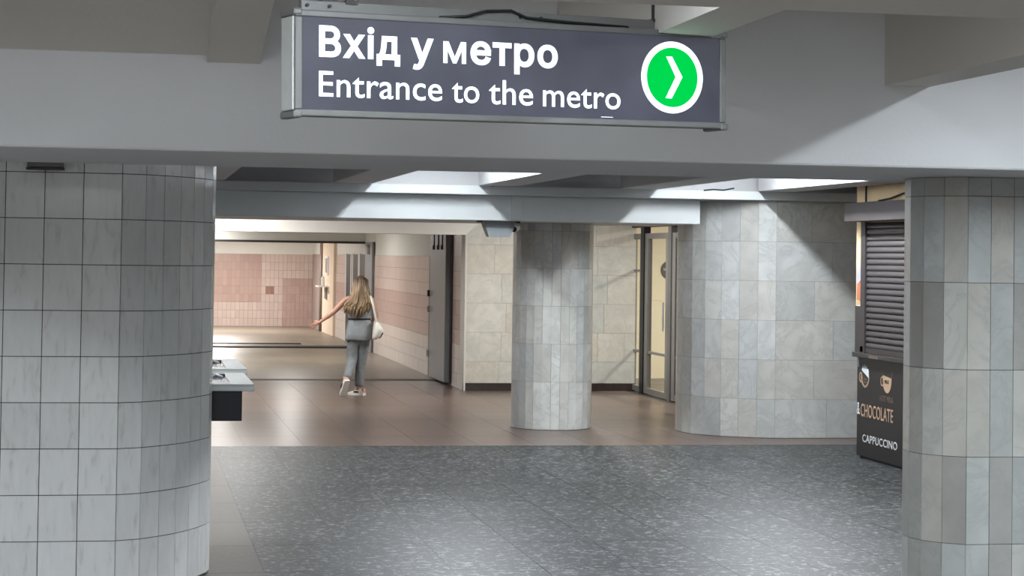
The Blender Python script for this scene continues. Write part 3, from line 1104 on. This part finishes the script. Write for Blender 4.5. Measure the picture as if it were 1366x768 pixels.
# outline is (x,z) swept along y: rotate so that sweep runs along y
for v in bm.verts:
    v.co = Vector((v.co.x, v.co.z, v.co.y))
bmesh.ops.recalc_face_normals(bm, faces=bm.faces[:])
sme = bpy.data.meshes.new('slat')
bm.to_mesh(sme)
bm.free()
sme.materials.append(SLATM)
for k in range(ns):
    o = bpy.data.objects.new('slat', sme)
    link(o, ks)
    o.location = (0.006, 15.5 + OY, zs + k * pitch)
kbox('shutter_box', XK - 0.16, XK + 0.02, 15.4, 19.30, 2.345, 2.53, KIOSK_BR, 0.006)
bm = bmesh.new()
tube(bm, [(-0.006, 19.1 + OY, 2.53), (-0.006, 19.1 + OY, 2.68), (-0.006, 19.09 + OY, 2.70)], 0.010, 6)
obj('conduit', bm, BLACKM, ks)
bm = bmesh.new()
tube(bm, [(-0.008, 18.75 + OY, 2.545), (-0.02, 18.4 + OY, 2.56), (-0.012, 18.1 + OY, 2.60), (-0.01, 17.6 + OY, 2.61)], 0.009, 6)
obj('loose_wire', bm, BLACKM, ks)


def ktext(s, y_left, z_base, width, cap, mat, bold=0.0, x=XK - 0.001, ref='H'):
    return text_mesh('lettering', s, width, cap, mat, frame_matrix((x - XK, y_left + OY, z_base), (0, -1, 0), (0, 0, 1)), ks, bold, 0.002, ref)


ktext('CHOCOLATE', 19.205, 0.415, 0.87, 0.125, TAN, 0.010)
ktext('&', 19.31, 0.43, 0.075, 0.12, PRINT_W, 0.0)
ktext('CAPPUCCINO', 19.15, 0.166, 0.93, 0.075, PRINT_W, 0.013)
ktext('HOT MILK', 18.685, 0.605, 0.355, 0.052, TAN_D, 0.0)
kbox('counter_print', XK - 0.052, XK - 0.048, 18.62, 18.86, 1.006, 1.034, TAN_D)
kbox('edge_print', XK - 0.003, XK, 19.27, 19.315, 0.90, 0.99, PRINT_W)


def flat_shape(name, pts, mat, x=XK - 0.001, th=0.002):
    bm = bmesh.new()
    prism(bm, [(p[0] + OY, p[1]) for p in pts], x - XK, x - XK - th, 'x')
    return obj(name, bm, mat, ks)


def arc(cy_, cz_, ry, rz, a0, a1, n=16):
    return [(cy_ + ry * math.cos(math.radians(a0 + (a1 - a0) * k / n)), cz_ + rz * math.sin(math.radians(a0 + (a1 - a0) * k / n))) for k in range(n + 1)]


# cup with milk: filled bowl, handle and two rim lines
cyk, top = 18.495, 0.865
flat_shape('cup_print', [(cyk + 0.115, top - 0.01)] + arc(cyk, top - 0.05, 0.115, 0.125, 0, -180) + [(cyk - 0.115, top - 0.03)], TAN)
bm = ring_mesh(0.032, 0.044, 0, 0.002, 24)
for v in bm.verts:
    v.co = Vector((-0.001 - v.co.z, v.co.x + cyk + 0.13 + OY, v.co.y * 1.1 + top - 0.07))
obj('cup_handle_print', bm, TAN, ks)
flat_shape('cup_rim_print', [(cyk + 0.118, top - 0.01), (cyk + 0.128, top - 0.01), (cyk + 0.128, top + 0.035), (cyk + 0.118, top + 0.035)], TAN_D)
flat_shape('cup_rim_print', [(cyk - 0.128, top - 0.03), (cyk - 0.118, top - 0.03), (cyk - 0.118, top + 0.03), (cyk - 0.128, top + 0.03)], TAN_D)
ktext('MILK', cyk + 0.06, top - 0.085, 0.115, 0.035, BLACKM, 0.02, XK - 0.0035)
# cup with whipped cream: outlined bowl
cyc, cz = 19.09, 0.80
outer = arc(cyc, cz + 0.02, 0.115, 0.115, 0, -180)
inner = arc(cyc, cz + 0.02, 0.095, 0.095, -180, 0)
flat_shape('cup_outline_print', outer + inner, TAN)
flat_shape('cream_print', [(cyc + 0.09, cz + 0.07), (cyc - 0.105, cz - 0.0), (cyc - 0.10, cz + 0.06), (cyc - 0.085, cz + 0.095), (cyc - 0.055, cz + 0.09), (cyc - 0.06, cz + 0.125),
                           (cyc - 0.02, cz + 0.11), (cyc + 0.005, cz + 0.14), (cyc + 0.03, cz + 0.11), (cyc + 0.06, cz + 0.13), (cyc + 0.085, cz + 0.10)], PRINT_W)
bm = ring_mesh(0.03, 0.042, 0, 0.002, 24)
for v in bm.verts:
    v.co = Vector((-0.001 - v.co.z, v.co.x + cyc + 0.12 + OY, v.co.y * 1.2 + cz - 0.0))
obj('cup_handle_print', bm, TAN, ks)
for k, wv in enumerate((0.10, 0.12, 0.07)):
    flat_shape('cup_text_print', [(cyc + wv / 2, cz - 0.005 - k * 0.03), (cyc - wv / 2, cz - 0.005 - k * 0.03), (cyc - wv / 2, cz - 0.022 - k * 0.03), (cyc + wv / 2, cz - 0.022 - k * 0.03)], TAN_D)
# torn advert strip left of the shutter
xp = XK + 0.0095
flat_shape('advert_print', [(19.37, 1.93), (19.31, 1.96), (19.27, 1.86), (19.22, 1.80), (19.18, 1.70), (19.18, 1.64), (19.38, 1.60)], PRINT_LILAC, xp)
flat_shape('advert_print', [(19.36, 1.72), (19.28, 1.76), (19.18, 1.80), (19.18, 1.58), (19.24, 1.55), (19.37, 1.57)], PRINT_ORANGE, xp - 0.002)
ktext('bar', 19.37, 1.515, 0.19, 0.06, TAN, 0.01, xp - 0.002, 'b')
flat_shape('advert_stripe', [(19.385, 1.500), (19.175, 1.535), (19.175, 1.520), (19.385, 1.485)], PRINT_W, xp - 0.004)

# ================================================================== SMALL FIXTURES
dv = thing('beam_fixture', 'light grey trapezoid fixture hanging under the pale blue beam', 'fixture', (3.93, 21.8, 2.334))
bm = bmesh.new()
loft(bm, [[(-0.175, -0.12, 0.0), (0.175, -0.12, 0.0), (0.175, 0.12, 0), (-0.175, 0.12, 0)],
          [(-0.155, -0.115, -0.075), (0.155, -0.115, -0.075), (0.155, 0.1, -0.075), (-0.155, 0.1, -0.075)]])
obj('upper_shell', bm, plain('grey_shell', hexc(140, 144, 148), 0.5), dv)
bm = bmesh.new()
loft(bm, [[(-0.155, -0.118, -0.077), (0.155, -0.118, -0.077), (0.155, 0.1, -0.077), (-0.155, 0.1, -0.077)],
          [(-0.115, -0.09, -0.172), (0.115, -0.09, -0.172), (0.115, 0.08, -0.172), (-0.115, 0.08, -0.172)]])
obj('lower_shell', bm, PLAST_G, dv)
box('mount_clip', -0.24, -0.18, -0.03, 0.03, -0.012, 0.0, BLACKM, dv)
cm = thing('security_camera', 'small dark and white security camera beside the grey beam fixture', 'camera', (4.125, 21.76, 2.334))
box('mount', -0.035, 0.035, -0.03, 0.05, -0.02, 0.0, BLACKM, cm)
bm = bmesh.new()
tube(bm, [(0.035, 0.0, 0.0), (0.05, 0.0, -0.05), (0.035, 0.0, -0.095)], 0.012, 8)
obj('bracket', bm, ALU, cm, True)
bm = bmesh.new()
tube(bm, [(0.03, 0.03, -0.06), (-0.03, -0.05, -0.085)], 0.034, 12)
obj('body', bm, PLAST_W, cm)
bm = bmesh.new()
tube(bm, [(-0.03, -0.05, -0.085), (-0.042, -0.066, -0.09)], 0.030, 12)
obj('lens', bm, BLACKM, cm)

# ---- white topped counters behind the tiled pier
def counter(label, x1, y0, y1, z, body):
    t = thing('display_counter', label, 'counter', (x1 - 0.5, (y0 + y1) / 2, 0), 0, 'white topped counters behind the pier')
    L = (y1 - y0) / 2
    bm = bmesh.new()
    bx(bm, -0.52, 0.5, -L, L, z - 0.045, z - 0.012, 0.006)
    obj('top', bm, PLAST_W, t)
    for a in ((-0.52, 0.5, -L, -L + 0.16), (-0.52, 0.5, L - 0.16, L), (0.36, 0.5, -L + 0.16, L - 0.16), (-0.52, -0.4, -L + 0.16, L - 0.16)):
        box('rim', a[0], a[1], a[2], a[3], z - 0.012, z, PLAST_W, t, 0.003)
    box('inset_glass', -0.4, 0.36, -L + 0.16, L - 0.16, z - 0.0118, z - 0.008, plain('counter_inset', hexc(120, 124, 132), 0.15), t)
    box('inset_frame', -0.4, 0.36, L - 0.30, L - 0.17, z - 0.008, z + 0.006, STEEL_D, t)
    bm = bmesh.new()
    tube(bm, [(0.26, L - 0.42, z - 0.004), (0.30, L - 0.36, z + 0.008), (0.33, L - 0.45, z)], 0.010, 8)
    obj('latch', bm, ALU, t, True)
    if body:
        box('drawer_box', -0.5, 0.43, -L + 0.05, L - 0.05, z - 0.235, z - 0.046, NAVY, t, 0.004)
    box('pedestal', -0.5, -0.28, -L + 0.2, L - 0.2, 0.0, z - (0.236 if body else 0.046), STEEL, t)
    return t


counter('white topped counter with navy drawer box nearest the tiled pier', 0.765, 12.76, 13.95, 1.13, True)
counter('farther white topped counter just visible behind the tiled pier', 0.815, 14.45, 15.7, 1.13, False)

# ================================================================== PERSON
def skin_mesh(name, verts, edges, radii, root, mat, parent, sub=2, mods=True):
    me = bpy.data.meshes.new(name)
    me.from_pydata(verts, edges, [])
    o = bpy.data.objects.new(name, me)
    COL.objects.link(o)
    m = o.modifiers.new('skin', 'SKIN')
    m.use_smooth_shade = True
    for i, r in enumerate(radii):
        sv = me.skin_vertices[0].data[i]
        sv.radius = r if isinstance(r, tuple) else (r, r)
        sv.use_root = (i == root)
    s = o.modifiers.new('sub', 'SUBSURF')
    s.levels = sub
    s.render_levels = sub
    dg = bpy.context.evaluated_depsgraph_get()
    out = bpy.data.meshes.new_from_object(o.evaluated_get(dg))
    bpy.data.objects.remove(o)
    bpy.data.meshes.remove(me)
    out.name = name
    return obj(name, out, mat, parent, True)


pr = thing('person', 'person with long blonde hair in grey top and jeans walking away', 'person', (3.08, 28.0, 0))
V, E, R = [], [], []


def jv(p, r, link_to=None):
    V.append(p)
    R.append(r)
    if link_to is not None:
        E.append((link_to, len(V) - 1))
    return len(V) - 1


pel = jv((0.035, 0, 0.86), (0.125, 0.095))
sp1 = jv((0.03, 0.01, 1.03), (0.108, 0.08), pel)
che = jv((0.025, 0.0, 1.22), (0.125, 0.088), sp1)
ub = jv((0.03, 0.0, 1.33), (0.09, 0.065), che)
nb = jv((0.035, 0.01, 1.415), 0.047, ub)
hd0 = jv((0.042, 0.03, 1.47), (0.060, 0.066), nb)
hd1 = jv((0.045, 0.03, 1.54), (0.074, 0.088), hd0)
hd2 = jv((0.045, 0.02, 1.605), (0.058, 0.07), hd1)
nose = jv((0.045, 0.128, 1.525), 0.010, hd1)


def arm(sh, el, wr, pm, side, curl):
    a = jv(sh, 0.050, ub)
    b = jv(el, 0.038, a)
    b2 = jv(tuple(Vector(el).lerp(Vector(wr), 0.4)), 0.036, b)
    c = jv(wr, 0.024, b2)
    p = jv(pm, (0.034, 0.018), c)
    d = (Vector(pm) - Vector(wr)).normalized()
    sd = d.cross(Vector(curl)).normalized()
    for k, (ln, of) in enumerate(((0.070, -0.028), (0.080, -0.010), (0.074, 0.009), (0.058, 0.026))):
        base = Vector(pm) + d * 0.032 + sd * of
        m1 = base + d * ln * 0.55 + Vector(curl) * 0.012
        m2 = m1 + d * ln * 0.35 + Vector(curl) * 0.028
        q = jv(tuple(base), 0.0095, p)
        q = jv(tuple(m1), 0.0085, q)
        jv(tuple(m2), 0.007, q)
    tb = Vector(pm) - d * 0.012 - sd * 0.032
    q = jv(tuple(tb), 0.011, p)
    jv(tuple(tb - sd * 0.022 + d * 0.035 + Vector(curl) * 0.012), 0.009, q)


arm((-0.155, 0.0, 1.325), (-0.335, -0.05, 1.145), (-0.505, -0.02, 1.015), (-0.555, 0.0, 0.985), -1, (0.1, 0.9, -0.3))
arm((0.21, 0.0, 1.325), (0.265, -0.03, 1.10), (0.235, 0.17, 1.03), (0.215, 0.24, 1.04), 1, (-0.8, 0.1, 0.2))
# legs
rh = jv((0.11, 0.0, 0.82), 0.085, pel)
rk = jv((0.065, 0.03, 0.47), 0.056, rh)
ra = jv((0.035, -0.01, 0.10), 0.036, rk)
jv((0.01, 0.09, 0.04), 0.03, ra)
lh = jv((-0.05, 0.0, 0.82), 0.085, pel)
lk = jv((-0.065, -0.02, 0.47), 0.056, lh)
la = jv((-0.17, -0.33, 0.22), 0.036, lk)
jv((-0.16, -0.25, 0.11), 0.03, la)
body = skin_mesh('body', V, E, R, pel, SKIN, pr)
# face details (turned away from the view)
for sx in (-1, 1):
    bm = bmesh.new()
    bmesh.ops.create_uvsphere(bm, u_segments=10, v_segments=6, radius=0.011)
    o = obj('eye', bm, EYE, pr, True)
    o.location = (0.045 + sx * 0.028, 0.106, 1.54)
    bm = bmesh.new()
    bmesh.ops.create_uvsphere(bm, u_segments=10, v_segments=6, radius=0.026)
    bmesh.ops.scale(bm, verts=bm.verts[:], vec=(0.4, 0.7, 1.1))
    o = obj('ear', bm, SKIN, pr, True)
    o.location = (0.045 + sx * 0.074, 0.02, 1.525)
bm = bmesh.new()
bmesh.ops.create_uvsphere(bm, u_segments=10, v_segments=6, radius=0.02)
bmesh.ops.scale(bm, verts=bm.verts[:], vec=(1.1, 0.4, 0.35))
o = obj('mouth', bm, LIP, pr, True)
o.location = (0.045, 0.105, 1.482)

# grey top: loft with folds, cut wide below the belt
def oval(cx_, cy_, z, rx, ry, n=28, amp=0.0, ph=0.0, f=5):
    out = []
    for k in range(n):
        a = 2 * math.pi * k / n
        s = 1 + amp * math.sin(f * a + ph)
        out.append((cx_ + rx * s * math.cos(a), cy_ + ry * s * math.sin(a), z + amp * 0.1 * math.sin(3 * a + ph)))
    return out


bm = bmesh.new()
loft(bm, [oval(0.03, 0.0, 1.392, 0.075, 0.06), oval(0.03, 0.0, 1.365, 0.15, 0.085), oval(0.028, 0.0, 1.325, 0.185, 0.10), oval(0.028, 0.0, 1.26, 0.172, 0.112, amp=0.015),
          oval(0.028, 0.0, 1.17, 0.162, 0.112, amp=0.02, ph=1), oval(0.03, 0.0, 1.09, 0.155, 0.105, amp=0.025, ph=2), oval(0.032, 0.0, 1.055, 0.148, 0.10, amp=0.02),
          oval(0.032, 0.0, 1.03, 0.156, 0.108, amp=0.03, ph=1), oval(0.028, 0.0, 0.95, 0.172, 0.125, amp=0.035, ph=1.3), oval(0.022, 0.0, 0.86, 0.184, 0.14, amp=0.035, ph=1.7),
          oval(0.02, 0.0, 0.775, 0.192, 0.148, amp=0.045, ph=2.0), oval(0.02, 0.0, 0.765, 0.186, 0.142, amp=0.045, ph=2.0)])
obj('top', bm, TOPM, pr, True)
bm = bmesh.new()
loft(bm, [oval(0.032, 0.0, 1.044, 0.158, 0.110), oval(0.032, 0.0, 1.066, 0.156, 0.109)])
obj('belt', bm, DARKF, pr, True)
# jeans
V2 = [(0.03, 0, 0.90), (0.03, 0, 0.84), (0.105, 0.0, 0.74), (0.085, 0.02, 0.60), (0.068, 0.03, 0.46), (0.05, 0.015, 0.28), (0.04, -0.01, 0.10),
      (-0.045, 0.0, 0.74), (-0.055, 0.0, 0.60), (-0.065, -0.03, 0.47), (-0.115, -0.18, 0.345), (-0.165, -0.31, 0.235)]
E2 = [(0, 1), (1, 2), (2, 3), (3, 4), (4, 5), (5, 6), (1, 7), (7, 8), (8, 9), (9, 10), (10, 11)]
R2 = [(0.14, 0.11), (0.14, 0.115), 0.098, 0.09, 0.078, 0.072, 0.07, 0.098, 0.09, 0.078, 0.068, 0.062]
skin_mesh('jeans', V2, E2, R2, 0, DENIM, pr)


def shoe(loc, rot):
    t = bpy.data.objects.new('shoe', bpy.data.meshes.new('shoe'))
    bm = bmesh.new()
    prof = [(-0.12, 0.034, 0.085), (-0.09, 0.042, 0.092), (-0.03, 0.040, 0.085), (0.03, 0.042, 0.066), (0.08, 0.046, 0.052), (0.12, 0.040, 0.042), (0.14, 0.02, 0.034)]
    rings = []
    for y, wv, hv in prof:
        rings.append([(wv * math.cos(a), y, 0.026 + max(0, math.sin(a)) * (hv - 0.026)) for a in [math.pi * k / 8 for k in range(9)]])
    loft(bm, rings)
    bm.to_mesh(t.data)
    bm.free()
    t.data.materials.append(LEATHER_W)
    for p in t.data.polygons:
        p.use_smooth = True
    link(t, pr)
    t.matrix_local = Matrix.Translation(loc) @ rot.to_4x4()
    bm = bmesh.new()
    sole = [(0.036, -0.125), (0.046, -0.08), (0.042, 0.0), (0.05, 0.07), (0.044, 0.12), (0.02, 0.148), (-0.02, 0.148), (-0.044, 0.12), (-0.05, 0.07), (-0.042, 0.0), (-0.046, -0.08), (-0.036, -0.125)]
    prism(bm, sole, 0.0, 0.030, 'z')
    obj('sole', bm, RUBBER_W, t)
    bm = bmesh.new()
    bx(bm, -0.03, 0.03, -0.128, -0.10, 0.04, 0.098, 0.006)
    obj('heel_tab', bm, SHOE_P, t)
    bm = bmesh.new()
    bx(bm, 0.034, 0.046, -0.05, 0.03, 0.035, 0.06, 0.003)
    bx(bm, -0.046, -0.034, -0.05, 0.03, 0.035, 0.06, 0.003)
    obj('side_stripe', bm, DARKF, t)
    return t


shoe((0.02, 0.03, 0.0), Matrix.Rotation(math.radians(48), 3, 'Z'))
shoe((-0.18, -0.315, 0.115), Matrix.Rotation(math.radians(22), 3, 'Z') @ Matrix.Rotation(math.radians(-58), 3, 'X'))

# hair: cap plus long strands down the back
bm = bmesh.new()
bmesh.ops.create_uvsphere(bm, u_segments=20, v_segments=12, radius=1.0)
bmesh.ops.scale(bm, verts=bm.verts[:], vec=(0.088, 0.098, 0.095))
bmesh.ops.translate(bm, verts=bm.verts[:], vec=(0.045, 0.008, 1.562))
hr = random.Random(11)
for k in range(150):
    t = hr.random()
    a = math.radians(hr.uniform(160, 380))  # round the back of the head
    hx, hy = math.cos(a), math.sin(a)
    spread = hr.uniform(0.75, 1.0)
    part = hr.uniform(-1, 1)
    top_p = Vector((0.045 + 0.02 * hx, 0.01 + 0.03 * hy, 1.648))
    p1 = Vector((0.045 + 0.092 * hx, 0.0 + 0.100 * min(hy, 0.25), 1.575 + hr.uniform(-0.02, 0.02)))
    p2 = Vector((0.040 + 0.112 * hx * spread, -0.03 + 0.105 * min(hy, 0.1), 1.45))
    side = hx * 0.125 + part * 0.03 - 0.03
    if hx > 0.15:
        side += 0.045
    zend = 1.10 + 0.10 * abs(hx) + hr.uniform(-0.07, 0.06)
    p3 = Vector((0.03 + side * 0.95, -0.11 - 0.03 * spread, 1.30))
    p4 = Vector((0.02 + side * 1.05 - 0.02, -0.135 - 0.02 * spread, (1.30 + zend) / 2))
    p5 = Vector((0.015 + side * 1.1 - 0.03, -0.13 - 0.01 * spread, zend))
    tube(bm, [top_p, p1, p2, p3, p4, p5], [0.010, 0.013, 0.014, 0.014, 0.012, 0.003], 5)
obj('hair', bm, HAIR, pr, True)

# white bag on the right shoulder
bg = thing('shoulder_bag', 'white leather shoulder bag on the walking person', 'bag', (3.08 + 0.265, 28.0 - 0.10, 0.80))
bm = bmesh.new()
sec = []
for (z, x0, x1, hw) in ((-0.02, -0.06, -0.01, 0.10), (0.01, -0.062, 0.03, 0.125), (0.09, -0.055, 0.095, 0.135), (0.13, -0.05, 0.085, 0.13), (0.19, -0.042, 0.045, 0.10), (0.235, -0.035, 0.0, 0.06)):
    cx_, rx = (x0 + x1) / 2, (x1 - x0) / 2
    sec.append([(cx_ + rx * math.copysign(abs(math.cos(a)) ** 0.7, math.cos(a)), hw * math.copysign(abs(math.sin(a)) ** 0.7, math.sin(a)), z) for a in [2 * math.pi * k / 20 for k in range(20)]])
loft(bm, sec)
obj('bag_body', bm, LEATHER_W, bg, True)
bm = bmesh.new()
tube(bm, [(0.072, -0.10, 0.07), (0.045, -0.125, 0.02), (0.02, -0.10, -0.002)], 0.008, 6)
obj('trim_piping', bm, DARKF, bg, True)


def strap(pts, wv=0.016):
    bm = bmesh.new()
    prev = None
    for p in pts:
        a = bm.verts.new((p[0] - wv, p[1], p[2]))
        b = bm.verts.new((p[0] + wv, p[1], p[2]))
        c = bm.verts.new((p[0] + wv, p[1] - 0.006, p[2]))
        d = bm.verts.new((p[0] - wv, p[1] - 0.006, p[2]))
        cur = (a, b, c, d)
        if prev:
            for k in range(4):
                bm.faces.new((prev[k], prev[(k + 1) % 4], cur[(k + 1) % 4], cur[k]))
        prev = cur
    bmesh.ops.recalc_face_normals(bm, faces=bm.faces[:])
    return bm


obj('strap', strap([(-0.015, -0.07, 0.19), (-0.035, -0.085, 0.30), (-0.06, -0.09, 0.42), (-0.085, -0.06, 0.53), (-0.10, 0.0, 0.585), (-0.10, 0.06, 0.56)]), LEATHER_W, bg, True)

# ================================================================== LAMPS
# front hall
for x, y, wt_, lab in ((4.285, 6.4, 64, 'fluorescent ceiling lamp beyond the upper right of the view'),
                       (1.19, 4.8, 60, 'fluorescent ceiling lamp above the hanging sign'),
                       (2.74, 4.8, 56, 'fluorescent ceiling lamp above and right of the hanging sign'),
                       (-0.36, 4.6, 68, 'added fill lamp above the upper left of the view'),  # unseen fill lamp added so the beam face is lit evenly
                       (-3.46, 6.0, 240, 'fluorescent ceiling lamp left of the view'),
                       (7.4, 6.2, 60, 'fluorescent ceiling lamp right of the view'),
                       (1.19, -5.0, 170, 'added fill lamp in the hall behind the view, middle one'),  # unseen fill lamps from here on, added behind the camera to brighten
                       (-1.91, -5.0, 170, 'added fill lamp in the hall behind the view, left one'),
                       (4.285, -5.0, 170, 'added fill lamp in the hall behind the view, right one'),
                       (-0.4, -10.0, 170, 'added fill lamp at the far end of the hall behind the view, left one'),
                       (2.8, -10.0, 170, 'added fill lamp at the far end of the hall behind the view, right one')):
    lamp((x, y, 3.10), 2.4, wt_, (0.84, 0.93, 1.0), lab, 'hall lamps')
# coffers between the beams
for x, lab in ((3.05, 'middle bright coffer'), (6.15, 'right bright coffer'), (-0.05, 'left coffer behind the pier')):
    for y in (13.2, 18.8):
        lamp((x, y, 3.30), 2.6, 45 if x < 0 else 118, COOL, 'fluorescent lamp in the %s, %s one' % (lab, 'nearer' if y < 15 else 'farther'), 'coffer lamps')
# strip before the corridor
lamp((5.6, 26.2, 2.88), 2.4, 85, NEUT, 'fluorescent ceiling lamp before the marble rear wall', 'rear lamps')
lamp((1.3, 26.9, 2.88), 2.4, 90, NEUT, 'fluorescent ceiling lamp before the corridor mouth', 'rear lamps')
# corridor
for x, y, wv, lab in ((0.4, 35.2, 65, 'corridor ceiling lamp nearest the corridor mouth'), (0.6, 41.35, 80, 'corridor ceiling lamp just before the second lintel'),
                      (2.9, 37.5, 50, 'added corridor fill lamp nearest the right pink wall'), (1.0, 45.5, 150, 'corridor ceiling lamp just beyond the second lintel'),  # lamp by the pink wall is added fill to brighten that wall
                      (2.2, 51.0, 190, 'corridor ceiling lamp nearest the far pink wall')):
    lamp((x, y, 2.60), 2.0, wv, NEUT, lab, 'corridor lamps', along='x' if 41 < y < 42 else 'y')
# lit room behind the doors
lamp((9.6, 28.5, 2.85), 2.0, 190, (1.0, 0.93, 0.82), 'warm ceiling lamp of the room behind the glass doors', 'room lamps')
# warm lamp over the kiosk
lamp((6.3, 17.2, 3.30), 0.6, 12, WARM, 'short warm lamp near the kiosk front', 'kiosk lamps')
